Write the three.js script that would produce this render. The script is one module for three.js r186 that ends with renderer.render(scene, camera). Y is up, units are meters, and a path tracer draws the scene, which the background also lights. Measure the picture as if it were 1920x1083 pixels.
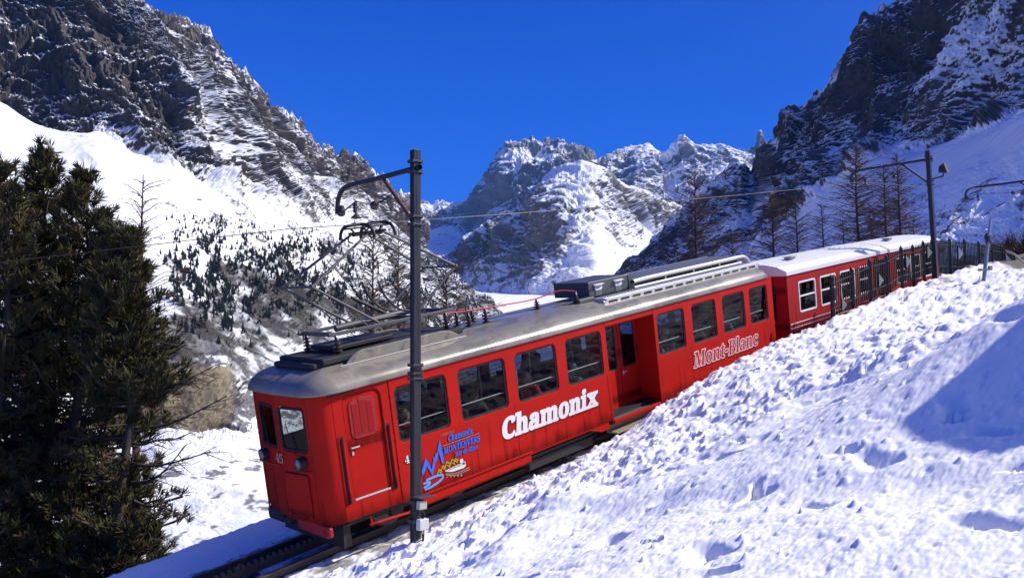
import * as THREE from 'three';
import { mergeGeometries } from 'three/addons/utils/BufferGeometryUtils.js';
import { MarchingCubes } from 'three/addons/objects/MarchingCubes.js';
import { RoundedBoxGeometry } from 'three/addons/geometries/RoundedBoxGeometry.js';

// ---------------------------------------------------------------- camera, sky, sun, exposure
const V = (x, y, z) => new THREE.Vector3(x, y, z);
const scene = new THREE.Scene();
const FPX = 1577, PITCH = 0.0732, ROLL = 0.009;            // focal length in pixels of a 1920 x 1083 frame
const EYE = V(0, 1.7, 0);
const camera = new THREE.PerspectiveCamera(2 * Math.atan(541.5 / FPX) * 180 / Math.PI, 1920 / 1083, 0.1, 30000);
camera.position.copy(EYE);
camera.rotation.order = 'YXZ';
camera.rotation.set(PITCH, 0, -ROLL);
const renderer = new THREE.WebGLRenderer({ antialias: true });
renderer.toneMapping = THREE.LinearToneMapping;
renderer.toneMappingExposure = 1.08;
renderer.shadowMap.enabled = true;

const rad = Math.PI / 180;
const SUN_AZ = 82 * rad, SUN_EL = 42 * rad;                // azimuth measured to the right of the view direction
const SUN = V(Math.sin(SUN_AZ) * Math.cos(SUN_EL), Math.sin(SUN_EL), -Math.cos(SUN_AZ) * Math.cos(SUN_EL));
{
  const W = 512, H = 256, data = new Float32Array(W * H * 4);
  for (let j = 0; j < H; j++) {
    const el = ((j + 0.5) / H - 0.5) * Math.PI;            // row 0 is straight down
    for (let i = 0; i < W; i++) {
      const phi = ((i + 0.5) / W - 0.5) * 2 * Math.PI;
      const dx = Math.cos(phi) * Math.cos(el), dz = Math.sin(phi) * Math.cos(el), dy = Math.sin(el);
      const cs = Math.max(0, dx * SUN.x + dy * SUN.y + dz * SUN.z);
      const e = Math.max(0, dy);           // deep mountain sky: darkens steadily from the horizon to the zenith
      let r = 0.0005 + 0.060 * Math.exp(-e * 8), g = 0.006 + 0.235 * Math.exp(-e * 3.1), b = 0.20 + 0.92 * Math.exp(-e * 2.3);
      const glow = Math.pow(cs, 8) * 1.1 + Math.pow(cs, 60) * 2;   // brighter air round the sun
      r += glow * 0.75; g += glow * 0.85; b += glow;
      if (dy < 0) { const f = Math.min(1, -dy * 6); r += (0.30 - r) * f; g += (0.32 - g) * f; b += (0.40 - b) * f; }
      const o = (j * W + i) * 4;
      data[o] = r; data[o + 1] = g; data[o + 2] = b; data[o + 3] = 1;
    }
  }
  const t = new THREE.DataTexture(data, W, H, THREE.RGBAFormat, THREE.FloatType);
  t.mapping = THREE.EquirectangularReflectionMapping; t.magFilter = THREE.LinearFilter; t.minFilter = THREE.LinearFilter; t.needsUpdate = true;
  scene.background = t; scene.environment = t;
}
const sun = new THREE.DirectionalLight(new THREE.Color(1.0, 0.945, 0.85), 5.0);
sun.position.copy(SUN).multiplyScalar(120); sun.castShadow = true;
Object.assign(sun.shadow.camera, { left: -60, right: 60, top: 60, bottom: -60, near: 1, far: 400 });
sun.shadow.mapSize.set(4096, 4096);
scene.add(sun, sun.target);
scene.fog = new THREE.FogExp2(new THREE.Color(0.16, 0.48, 1.0), 2.8e-5);

// ---------------------------------------------------------------- helpers
function rng(seed) { let a = seed >>> 0; return () => { a = (a + 0x6d2b79f5) | 0; let t = Math.imul(a ^ (a >>> 15), 1 | a); t = (t + Math.imul(t ^ (t >>> 7), 61 | t)) ^ t; return ((t ^ (t >>> 14)) >>> 0) / 4294967296; }; }
const PERM = new Uint8Array(512);
{ const r = rng(77), p = Array.from({ length: 256 }, (_, i) => i); for (let i = 255; i > 0; i--) { const j = Math.floor(r() * (i + 1)); const q = p[i]; p[i] = p[j]; p[j] = q; } for (let i = 0; i < 512; i++) PERM[i] = p[i & 255]; }
const gr = (h, x, y, z) => { h &= 15; const u = h < 8 ? x : y, v = h < 4 ? y : (h === 12 || h === 14 ? x : z); return ((h & 1) ? -u : u) + ((h & 2) ? -v : v); };
function noise(x, y, z) {
  const X = Math.floor(x), Y = Math.floor(y), Z = Math.floor(z); x -= X; y -= Y; z -= Z;
  const xi = X & 255, yi = Y & 255, zi = Z & 255;
  const u = x * x * x * (x * (x * 6 - 15) + 10), v = y * y * y * (y * (y * 6 - 15) + 10), w = z * z * z * (z * (z * 6 - 15) + 10);
  const A = PERM[xi] + yi, AA = PERM[A] + zi, AB = PERM[A + 1] + zi, B = PERM[xi + 1] + yi, BA = PERM[B] + zi, BB = PERM[B + 1] + zi;
  const l = (a, b, t) => a + t * (b - a);
  return l(l(l(gr(PERM[AA], x, y, z), gr(PERM[BA], x - 1, y, z), u), l(gr(PERM[AB], x, y - 1, z), gr(PERM[BB], x - 1, y - 1, z), u), v),
    l(l(gr(PERM[AA + 1], x, y, z - 1), gr(PERM[BA + 1], x - 1, y, z - 1), u), l(gr(PERM[AB + 1], x, y - 1, z - 1), gr(PERM[BB + 1], x - 1, y - 1, z - 1), u), v), w);
}
function fbm(x, y, z, n = 4, gain = 0.5) { let a = 1, s = 0, f = 1; for (let i = 0; i < n; i++) { s += a * noise(x * f + i * 17.3, y * f + i * 5.1, z * f - i * 9.7); a *= gain; f *= 2.03; } return s; }
function ridged(x, y, z, n = 5, gain = 0.52) { let a = 1, s = 0, f = 1, m = 0; for (let i = 0; i < n; i++) { const v = 1 - Math.abs(noise(x * f + i * 31.7, y * f - i * 12.9, z * f + i * 7.3)) * 1.9; s += a * v; m += a * 0.5; a *= gain; f *= 2.07; } return s - m; }
const clamp = (x, a = 0, b = 1) => Math.min(b, Math.max(a, x)), lerp = (a, b, t) => a + (b - a) * t;
const sstep = (a, b, x) => { const t = clamp((x - a) / (b - a)); return t * t * (3 - 2 * t); };
// monotone cubic interpolation through (xs, ys)
function pchip(xs, ys) {
  const n = xs.length, d = [], m = new Array(n);
  for (let i = 0; i < n - 1; i++) d.push((ys[i + 1] - ys[i]) / (xs[i + 1] - xs[i]));
  m[0] = d[0]; m[n - 1] = d[n - 2];
  for (let i = 1; i < n - 1; i++) m[i] = d[i - 1] * d[i] <= 0 ? 0 : 2 / (1 / d[i - 1] + 1 / d[i]);
  return (x) => {
    if (x <= xs[0]) return ys[0] + m[0] * (x - xs[0]) * 0; if (x >= xs[n - 1]) return ys[n - 1];
    let i = 0; while (x > xs[i + 1]) i++;
    const h = xs[i + 1] - xs[i], t = (x - xs[i]) / h, t2 = t * t, t3 = t2 * t;
    return (2 * t3 - 3 * t2 + 1) * ys[i] + (t3 - 2 * t2 + t) * h * m[i] + (-2 * t3 + 3 * t2) * ys[i + 1] + (t3 - t2) * h * m[i + 1];
  };
}
// direction through a photo pixel, and the point at a given depth along it
function ray(px, py) {
  const xr = (px - 960) / FPX, yr = -(py - 541.5) / FPX, cr = Math.cos(ROLL), sr = Math.sin(ROLL);
  const x = xr * cr + yr * sr, yc = -xr * sr + yr * cr, cp = Math.cos(PITCH), sp = Math.sin(PITCH);
  return V(x, yc * cp + sp, -(-yc * sp + cp));
}
const at = (px, py, depth) => ray(px, py).multiplyScalar(depth).add(EYE);
// the railway: D uphill along the track, C across it towards the camera, U up from the sleepers, O a point on the near side of the railcar
const YAW = 0.8129, SLOPE = 0.18855, CANT = -0.045;
const D = V(Math.sin(YAW) * Math.cos(SLOPE), Math.sin(SLOPE), -Math.cos(YAW) * Math.cos(SLOPE));
const C0 = V(Math.cos(YAW), 0, Math.sin(YAW)), U0 = C0.clone().cross(D).normalize(); if (U0.y < 0) U0.negate();
const C = C0.clone().multiplyScalar(Math.cos(CANT)).addScaledVector(U0, Math.sin(CANT)), U = U0.clone().multiplyScalar(Math.cos(CANT)).addScaledVector(C0, -Math.sin(CANT));
const O = V(-1.6721605, -1.63835344, -14.34566203);
const trk = (s, t, w) => O.clone().addScaledVector(D, s).addScaledVector(U, t).addScaledVector(C, w);
function onPlane(px, py, w) { const R = ray(px, py), P0 = trk(0, 0, w); return EYE.clone().addScaledVector(R, P0.sub(EYE).dot(C) / R.dot(C)); }
const DHx = Math.sin(YAW), DHz = -Math.cos(YAW), CHx = Math.cos(YAW), CHz = Math.sin(YAW);
const SW = (x, z) => [(x - O.x) * DHx + (z - O.z) * DHz, (x - O.x) * CHx + (z - O.z) * CHz];
const fromSW = (S, W) => [O.x + S * DHx + W * CHx, O.z + S * DHz + W * CHz];
const railY = (S) => O.y + 0.35 + S * Math.tan(SLOPE) - Math.max(0, S - 13) * 0.02;

const counts = {};
function numbered(name) { const n = counts[name] ?? 0; counts[name] = n + 1; return n ? name + '_' + String(n).padStart(3, '0') : name; }
function tag(o, label, category, group, kind) { if (label) o.userData.label = label; if (category) o.userData.category = category; if (group) o.userData.group = group; if (kind) o.userData.kind = kind; return o; }
function thing(name, label, category, pos, group) { const o = new THREE.Group(); o.name = numbered(name); if (pos) o.position.copy(pos); scene.add(o); return tag(o, label, category, group); }
const std = (r, g, b, rough = 0.7, metal = 0, extra = {}) => new THREE.MeshStandardMaterial({ color: new THREE.Color().setRGB(r, g, b), roughness: rough, metalness: metal, ...extra });
const phy = (r, g, b, extra = {}) => new THREE.MeshPhysicalMaterial({ color: new THREE.Color().setRGB(r, g, b), ...extra });
function clean(g) {
  let q = g.index ? g.toNonIndexed() : g;
  const n = q.attributes.position.count;
  if (!q.attributes.normal) q.computeVertexNormals();
  if (!q.attributes.uv) q.setAttribute('uv', new THREE.BufferAttribute(new Float32Array(n * 2), 2));
  for (const k of Object.keys(q.attributes)) if (!['position', 'normal', 'uv'].includes(k)) q.deleteAttribute(k);
  q.morphAttributes = {};
  return q;
}
function mesh(name, geoms, mat, parent = scene) {
  const list = (Array.isArray(geoms) ? geoms : [geoms]).map(clean);
  const m = new THREE.Mesh(list.length > 1 ? mergeGeometries(list) : list[0], mat);
  m.name = parent === scene ? numbered(name) : name; m.castShadow = m.receiveShadow = true; parent.add(m); return m;
}
const box = (cx, cy, cz, sx, sy, sz, r = 0) => (r ? new RoundedBoxGeometry(sx, sy, sz, 2, r) : new THREE.BoxGeometry(sx, sy, sz)).translate(cx, cy, cz);
function bar(a, b, r, seg = 8, r2 = r) {                   // round bar from a to b
  const d = b.clone().sub(a), L = d.length(), g = new THREE.CylinderGeometry(r2, r, L, seg, 1);
  g.translate(0, L / 2, 0); g.applyQuaternion(new THREE.Quaternion().setFromUnitVectors(V(0, 1, 0), d.normalize())); return g.translate(a.x, a.y, a.z);
}
const tube = (pts, r, n = 24, seg = 7) => new THREE.TubeGeometry(new THREE.CatmullRomCurve3(pts), n, r, seg, false);
function rrect(x0, y0, x1, y1, r, P = THREE.Shape) { const s = new P(); s.moveTo(x0 + r, y0); s.lineTo(x1 - r, y0); s.absarc(x1 - r, y0 + r, r, -Math.PI / 2, 0, false); s.lineTo(x1, y1 - r); s.absarc(x1 - r, y1 - r, r, 0, Math.PI / 2, false); s.lineTo(x0 + r, y1); s.absarc(x0 + r, y1 - r, r, Math.PI / 2, Math.PI, false); s.lineTo(x0, y0 + r); s.absarc(x0 + r, y0 + r, r, Math.PI, Math.PI * 1.5, false); return s; }
const extr = (shape, depth, bevel = 0) => new THREE.ExtrudeGeometry(shape, { depth, bevelEnabled: bevel > 0, bevelSize: bevel, bevelThickness: bevel, bevelOffset: -bevel, bevelSegments: 2, curveSegments: 6 });
function ringFrame(x0, y0, x1, y1, r, w, depth, bevel = 0) { const s = rrect(x0, y0, x1, y1, r); s.holes.push(rrect(x0 + w, y0 + w, x1 - w, y1 - w, Math.max(0.01, r - w), THREE.Path)); return extr(s, depth, bevel); }
function rows(nx, ny, P, opts = {}) {                      // a grid of points as an indexed, smooth geometry
  const g = new THREE.BufferGeometry(), idx = [];
  for (let j = 0; j < ny - 1; j++) for (let i = 0; i < nx - 1; i++) { const a = j * nx + i, b = a + 1, c = a + nx, d = c + 1; if (opts.flip) idx.push(a, b, c, b, d, c); else idx.push(a, c, b, b, c, d); }
  g.setAttribute('position', new THREE.BufferAttribute(P, 3)); g.setIndex(idx); g.computeVertexNormals(); return g;
}
// ---------------------------------------------------------------- the mountains: sheets lofted through ridge, cliff foot, apron ... lines, then broken up by noise
const snowRock = new THREE.MeshStandardMaterial({ color: 0xffffff, vertexColors: true, roughness: 0.88, flatShading: true });
function massif(name, label, cfg) {
  const { xs, rows: R, step = 2, amp, wave, warp = 0.24, seed = 0, rockLo, rockHi, snowAmp = 0.1, tilt = 0.25, vstretch = 0.5, spots = 1 } = cfg;
  const x0 = xs[0], x1 = xs[xs.length - 1], nx = Math.round((x1 - x0) / step) + 1;
  R[0].y = cfg.flat ? R[0].y : R[1].y.map((y) => y + 70); if (!cfg.flat) R[0].d = R[1].d.map((d) => d * 1.45);
  const fy = R.map((r) => pchip(xs, r.y)), fd = R.map((r) => pchip(xs, r.d)), fr = R.map((r) => pchip(xs, r.k)), fa = pchip(R.map((_, i) => i), R.map((r) => r.a ?? 1));
  // how many samples between neighbouring lines: by their mean separation in view
  const vs = [];
  for (let k = 0; k < R.length - 1; k++) { let m = 0; for (let i = 0; i < xs.length; i++) m = Math.max(m, Math.min(cfg.most ?? 1e9, Math.abs(R[k + 1].y[i] - R[k].y[i]))); const n = Math.max(3, Math.round(m / (R[k].vstep ?? step * 0.9))); for (let q = 0; q < n; q++) vs.push(k + q / n); }
  vs.push(R.length - 1);
  const ny = vs.length, P = new Float32Array(nx * ny * 3), K = new Float32Array(nx * ny), kk = R.map((_, i) => i);
  for (let i = 0; i < nx; i++) {
    const px = x0 + i * step, Y = pchip(kk, fy.map((f) => f(px))), Dp = pchip(kk, fd.map((f) => f(px))), Q = pchip(kk, fr.map((f) => f(px)));
    for (let j = 0; j < ny; j++) { const p = at(px, Y(vs[j]), Dp(vs[j])), o = (j * nx + i); P[o * 3] = p.x; P[o * 3 + 1] = p.y; P[o * 3 + 2] = p.z; K[o] = Q(vs[j]); }
  }
  const N = rows(nx, ny, P.slice()).attributes.normal.array;
  const G = new Float32Array(nx * ny), B = P.slice(), iw = 1 / wave, ca = Math.cos(tilt), sa = Math.sin(tilt);
  for (let o = 0; o < nx * ny; o++) {
    const x = B[o * 3], y = B[o * 3 + 1], z = B[o * 3 + 2], k = clamp(K[o]), v = vs[Math.floor(o / nx)];
    let qx = (x * ca + y * sa) * iw, qy = (y * ca - x * sa) * iw, qz = z * iw;
    const wx = fbm(qx * 1.1 + seed, qy * 1.1, qz * 1.1, 3), wy = fbm(qx * 1.1 + 50 + seed, qy * 1.1, qz * 1.1, 3);
    qx += wx * warp; qy += wy * warp; qz += wx * warp;
    const edge = v < 1 ? 0.4 : lerp(0.4, 1, sstep(1, 1.7, v));
    let dsp = 0;
    if (k > 0.02) {
      const ribs = ridged(qx * 1.25 + seed, qy * vstretch + 3, qz * 1.25, 4, 0.56), iso = ridged(qx * 0.9 - seed, qy * 0.9 + 7, qz * 0.9 + 2, 8, 0.71);
      const gul = sstep(0.72, 1.0, 1 - Math.abs(noise(qx * 0.55 + 11, qy * 0.10 + seed, qz * 0.55)) * 2.6);
      G[o] = gul;
      dsp = amp * (ribs * 0.78 + iso * 0.50 - gul * 0.55) * (0.10 + 0.90 * sstep(0.15, 0.85, k)) * sstep(0, 0.3, k) * edge * fa(v);
    }
    const soft = fbm(qx * 0.8 - seed, qy * 0.8, qz * 0.8, 5, 0.45);
    dsp += amp * snowAmp * (soft * 2.0 + 0.5 * ridged(qx * 4.5, qy * 1.3 + seed, qz * 4.5, 3)) * (1 - 0.7 * k) * edge;
    if (cfg.flutes && k >= 1 && y < 0) dsp += 2.6 * ridged(x * 0.11, y * 0.012, z * 0.05, 3) * sstep(0.98, 1, k);
    const nx_ = N[o * 3], ny_ = N[o * 3 + 1], nz_ = N[o * 3 + 2];
    P[o * 3] += nx_ * dsp; P[o * 3 + 1] += ny_ * dsp * 0.8; P[o * 3 + 2] += nz_ * dsp;
    if (cfg.spire && v > 0.5 && v < 2) P[o * 3 + 1] += cfg.spire * amp * sstep(0.5, 0.95, k) * ridged(x * iw * 4.5, 2.2, z * iw * 4.5 + seed, 4, 0.6) * (1 - Math.abs(v - 1)) ** 2;
  }
  const g = rows(nx, ny, P), n2 = g.attributes.normal.array, col = new Float32Array(nx * ny * 3);
  const flip = cfg.flip ?? 1;
  for (let o = 0; o < nx * ny; o++) {
    const x = P[o * 3], y = P[o * 3 + 1], z = P[o * 3 + 2], k = K[o], up = n2[o * 3 + 1] * flip;
    const fine = noise(x * iw * 23, y * iw * 23, z * iw * 23) + 0.7 * noise(x * iw * 61, y * iw * 61, z * iw * 61), mid = fbm(x * iw * 4 + 9, y * iw * 3, z * iw * 4, 3), wide = fbm(x * iw * 0.9 + seed + 4, y * iw * 0.9, z * iw * 0.9, 2);
    const thr = (cfg.t0 ?? -0.5) + (cfg.t1 ?? 1.15) * k + 0.09 * fine * spots + 0.24 * mid * (0.5 + k) + 0.42 * wide * (0.35 + k) - 0.38 * G[o];
    let sn = k < 0.03 ? 1 : sstep(-0.07, 0.07, up - thr);
    if (k >= 0.03) sn *= 1 - 0.85 * sstep(0.36, 0.55, mid * 0.8 + fine * 0.34 * spots - 0.30 + k * 0.85) * (1 - G[o]);
    const t = clamp(0.5 + 0.55 * mid + 0.35 * wide), t2 = clamp(0.5 + 0.5 * fine);
    const c0 = rockLo, c1 = rockHi;
    const sv = 0.86 + 0.03 * wide;
    for (let c = 0; c < 3; c++) col[o * 3 + c] = lerp(lerp(c0[c], c1[c], t) * (0.5 + 1.0 * t2), sv * [0.99, 0.995, 1][c], sn);
    if (cfg.paint) cfg.paint(col, o, x, y, z, K[o], up, fine, mid);
  }
  g.setAttribute('color', new THREE.BufferAttribute(col, 3));
  const m = new THREE.Mesh(g, snowRock); m.name = numbered(name); m.castShadow = m.receiveShadow = true; scene.add(m); tag(m, label, null, null, 'structure');
  return { mesh: m, P, nx, ny, px: (i) => x0 + i * step, n: n2, col };
}
const c = (n, v) => new Array(n).fill(v);
// left valley side
const XA = [-260, -100, 0, 70, 120, 180, 250, 330, 400, 460, 520, 580, 640, 700, 760, 830, 900, 955];
const leftMassif = massif('mountain', 'steep dark cliffs over snow and forest on the left side of the valley', {
  xs: XA, step: 2, amp: 38, wave: 175, seed: 3.1, t0: -0.41, spots: 1.7, flutes: true, most: 420, tilt: 0.2, vstretch: 0.45, spire: 0.25, snowAmp: 0.10, rockLo: [0.014, 0.0135, 0.0145], rockHi: [0.072, 0.059, 0.051],
  rows: [
    { a: 1, y: XA.map((_, i) => 300), d: c(18, 2600), k: c(18, 0.3), vstep: 40 },
    { a: 1, y: [-560, -380, -300, -220, -160, -80, -8, 62, 122, 200, 268, 314, 345, 385, 440, 505, 560, 602], d: [1150, 1130, 1120, 1110, 1100, 1100, 1100, 1110, 1150, 1200, 1260, 1320, 1380, 1450, 1520, 1600, 1680, 1750], k: [1, 1, 1, 1, 1, 1, 1, 0.95, 0.86, 0.77, 0.68, 0.63, 0.6, 0.54, 0.52, 0.57, 0.56, 0.45] },
    { a: 1, y: [-120, -60, -10, 30, 50, 60, 80, 130, 190, 250, 305, 345, 372, 405, 458, 520, 572, 612], d: [1060, 1040, 1030, 1030, 1030, 1030, 1030, 1040, 1080, 1130, 1190, 1250, 1310, 1390, 1470, 1560, 1650, 1725], k: [0.9, 0.86, 0.84, 0.86, 0.88, 0.88, 0.88, 0.80, 0.64, 0.55, 0.50, 0.47, 0.45, 0.40, 0.44, 0.54, 0.53, 0.4] },
    { a: 1, y: [60, 120, 168, 216, 228, 236, 272, 300, 325, 345, 370, 390, 410, 440, 490, 540, 585, 620], d: [950, 935, 925, 925, 925, 930, 940, 955, 990, 1040, 1100, 1170, 1240, 1330, 1425, 1525, 1625, 1710], k: [0.95, 0.95, 0.95, 0.97, 0.97, 0.95, 0.97, 0.95, 0.68, 0.6, 0.54, 0.5, 0.46, 0.42, 0.46, 0.55, 0.55, 0.4] },
    { a: 0.8, y: [85, 150, 195, 242, 256, 262, 298, 330, 372, 395, 412, 430, 448, 478, 520, 562, 598, 630], d: [910, 895, 885, 880, 880, 885, 895, 905, 925, 970, 1030, 1100, 1175, 1270, 1375, 1485, 1600, 1695], k: [0.0, 0, 0, 0.0, 0, 0, 0, 0.05, 0.40, 0.40, 0.37, 0.36, 0.36, 0.4, 0.48, 0.55, 0.55, 0.45] },
    { a: 0.4, y: [330, 370, 400, 415, 420, 425, 430, 440, 448, 455, 462, 475, 492, 520, 555, 590, 615, 640], d: [720, 715, 710, 710, 715, 720, 730, 770, 830, 890, 950, 1020, 1100, 1200, 1310, 1440, 1570, 1675], k: [0, 0, 0, 0, 0, 0, 0, 0.15, 0.35, 0.4, 0.44, 0.46, 0.5, 0.56, 0.6, 0.65, 0.6, 0.5] },
    { a: 0.3, y: [560, 580, 590, 590, 590, 588, 585, 582, 580, 578, 578, 580, 585, 595, 610, 630, 645, 655], d: [600, 595, 590, 590, 595, 600, 610, 640, 690, 740, 800, 870, 950, 1060, 1180, 1320, 1480, 1620], k: [0.3, 0.3, 0.3, 0.3, 0.3, 0.35, 0.45, 0.62, 0.78, 0.82, 0.82, 0.8, 0.78, 0.76, 0.74, 0.7, 0.6, 0.5] },
    { a: 0.3, y: [700, 700, 700, 700, 700, 700, 698, 695, 692, 690, 690, 690, 690, 690, 690, 690, 690, 690], d: [500, 495, 490, 490, 495, 500, 510, 530, 565, 610, 660, 720, 800, 900, 1020, 1160, 1330, 1500], k: [0.4, 0.4, 0.4, 0.4, 0.45, 0.6, 1.05, 1.15, 1.0, 0.6, 0.6, 0.62, 0.62, 0.6, 0.6, 0.6, 0.5, 0.5] },
    { a: 0.45, y: [800, 800, 800, 800, 805, 810, 812, 815, 812, 805, 800, 795, 790, 790, 790, 790, 790, 790], d: [430, 428, 425, 425, 440, 455, 466, 480, 500, 520, 540, 580, 650, 740, 850, 980, 1130, 1280], k: [0.05, 0.05, 0.05, 0.1, 0.3, 0.9, 1.25, 1.25, 1.15, 0.6, 0.5, 0.45, 0.4, 0.3, 0.3, 0.3, 0.3, 0.3] },
    { a: 0.3, y: [840, 840, 840, 840, 840, 842, 845, 845, 840, 835, 830, 825, 820, 820, 820, 820, 820, 820], d: [405, 400, 400, 400, 400, 400, 402, 406, 415, 430, 460, 510, 580, 670, 780, 900, 1050, 1200], k: [0.3, 0.3, 0.3, 0.3, 0.35, 0.4, 0.45, 0.45, 0.45, 0.45, 0.4, 0.2, 0.2, 0.2, 0.2, 0.2, 0.2, 0.2] },
    { a: 0.25, y: c(18, 1010), d: c(18, 300), k: [0.4, 0.4, 0.4, 0.4, 0.4, 0.4, 0.44, 0.44, 0.44, 0.2, 0.2, 0.2, 0.2, 0.2, 0.2, 0.2, 0.2, 0.2] },
    { a: 0.25, y: c(18, 1250), d: c(18, 235), k: c(18, 0.1), vstep: 8 },
  ],
  paint(col, o, x, y, z, k, up, fine, mid) {               // heath and scrub between the trees; the fluted bank of ochre moraine clay
    if (y > -25 && y < 125 && k > 0.4 && !(k > 0.9 && y < 0) && x > -420) { const s = sstep(0.5, 0.75, k + 0.5 * mid + 0.12 * fine) * sstep(-25, 5, y) * (1 - sstep(85, 125, y)) * 0.85; for (let c = 0; c < 3; c++) col[o * 3 + c] = lerp(col[o * 3 + c], [0.040, 0.034, 0.026][c], s); }
    if (k > 0.7 && y < -7) { const t = 0.6 + 0.5 * noise(x * 0.12, y * 0.015, z * 0.02), s = sstep(0.75, 0.95, k); col[o * 3] = lerp(col[o * 3], 0.30 * t, s); col[o * 3 + 1] = lerp(col[o * 3 + 1], 0.24 * t, s); col[o * 3 + 2] = lerp(col[o * 3 + 2], 0.15 * t, s); }
  },
});
// rock wall that shows behind the left shoulder
const XR = [230, 300, 354, 385, 443, 478, 492, 532, 572, 594, 625, 665, 700, 749, 800];
massif('mountain', 'brown jagged rock wall behind the left shoulder against the sky', {
  xs: XR, step: 2, amp: 34, wave: 120, seed: 8.4, vstretch: 0.25, spire: 0.6, tilt: 0.1, snowAmp: 0.1, rockLo: [0.032, 0.028, 0.027], rockHi: [0.15, 0.118, 0.095],
  rows: [
    { y: c(15, 420), d: c(15, 2600), k: c(15, 1), vstep: 30 },
    { y: [-40, 35, 55, 68, 126, 152, 176, 214, 244, 266, 284, 294, 332, 364, 420], d: [1500, 1500, 1510, 1520, 1560, 1600, 1620, 1680, 1740, 1780, 1830, 1890, 1950, 2050, 2150], k: c(15, 0.95) },
    { y: [150, 170, 190, 210, 260, 290, 305, 340, 365, 385, 405, 425, 450, 490, 530], d: [1430, 1430, 1440, 1450, 1490, 1530, 1550, 1610, 1670, 1710, 1760, 1820, 1880, 1980, 2080], k: c(15, 0.93) },
    { y: [300, 310, 320, 330, 370, 390, 400, 430, 460, 480, 500, 530, 560, 600, 640], d: [1350, 1350, 1350, 1360, 1400, 1440, 1460, 1510, 1570, 1610, 1660, 1720, 1780, 1880, 1980], k: c(15, 0.8), vstep: 6 },
  ],
});
// distant wall at the head of the valley
const XJ = [700, 760, 800, 830, 862, 885, 905, 930, 955, 985, 1020, 1060, 1082, 1100, 1120, 1160, 1190, 1215, 1245, 1280, 1300, 1335, 1370, 1400, 1415, 1426, 1436, 1450, 1480, 1560];
massif('mountain', 'distant row of grey blue peaks and hanging glaciers at the head of the valley', {
  xs: XJ, step: 1.6, amp: 115, wave: 560, seed: 21.7, t0: -0.42, vstretch: 0.3, spire: 0.5, tilt: -0.15, snowAmp: 0.08, rockLo: [0.085, 0.082, 0.085], rockHi: [0.25, 0.22, 0.20],
  rows: [
    { y: c(30, 470), d: c(30, 9000), k: c(30, 0.5), vstep: 30 },
    { y: [378, 372, 380, 376, 382, 372, 340, 305, 272, 268, 270, 276, 280, 288, 300, 284, 278, 276, 286, 266, 278, 274, 282, 284, 282, 258, 262, 288, 294, 300], d: [7200, 7200, 7200, 7200, 7100, 6900, 6700, 6500, 6400, 6400, 6400, 6400, 6400, 6400, 6400, 6500, 6500, 6500, 6500, 6500, 6500, 6500, 6500, 6500, 6500, 6500, 6500, 6500, 6500, 6500], k: [0.8, 0.75, 0.8, 0.8, 0.6, 0.8, 0.95, 0.97, 0.97, 0.95, 0.92, 0.92, 0.95, 0.95, 0.85, 0.7, 0.7, 0.7, 0.75, 0.85, 0.75, 0.72, 0.7, 0.7, 0.9, 1, 1, 0.8, 0.7, 0.7] },
    { y: [410, 408, 410, 410, 415, 415, 400, 370, 345, 330, 325, 325, 325, 330, 345, 335, 325, 325, 340, 315, 325, 322, 320, 315, 312, 300, 302, 318, 330, 340], d: [6900, 6900, 6900, 6900, 6850, 6650, 6400, 6150, 6050, 6050, 6050, 6050, 6100, 6150, 6200, 6150, 6150, 6150, 6200, 6200, 6200, 6200, 6200, 6250, 6300, 6350, 6350, 6300, 6300, 6300], k: [0.72, 0.7, 0.72, 0.72, 0.7, 0.82, 0.9, 0.92, 0.92, 0.9, 0.88, 0.85, 0.88, 0.88, 0.8, 0.62, 0.6, 0.62, 0.66, 0.72, 0.62, 0.55, 0.45, 0.4, 0.5, 0.5, 0.5, 0.5, 0.5, 0.5] },
    { y: [450, 448, 450, 452, 455, 455, 455, 450, 440, 425, 410, 400, 400, 400, 405, 400, 395, 390, 395, 385, 385, 380, 375, 370, 365, 360, 360, 365, 370, 380], d: [6500, 6500, 6500, 6450, 6350, 6200, 5950, 5750, 5650, 5600, 5600, 5650, 5650, 5700, 5700, 5700, 5700, 5700, 5700, 5750, 5750, 5750, 5800, 5850, 5900, 5900, 5900, 5900, 5900, 5900], k: [0.1, 0.1, 0.15, 0.2, 0.3, 0.6, 0.75, 0.8, 0.8, 0.8, 0.78, 0.76, 0.75, 0.75, 0.72, 0.75, 0.78, 0.78, 0.75, 0.72, 0.66, 0.6, 0.5, 0.4, 0.35, 0.35, 0.35, 0.35, 0.35, 0.35] },
    { y: c(30, 520), d: c(30, 4700), k: [0, 0, 0, 0, 0.1, 0.1, 0.2, 0.4, 0.5, 0.5, 0.5, 0.5, 0.5, 0.5, 0.5, 0.55, 0.6, 0.6, 0.6, 0.5, 0.4, 0.3, 0.3, 0.2, 0.2, 0.2, 0.2, 0.2, 0.2, 0.2] },
  ],
});
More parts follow.
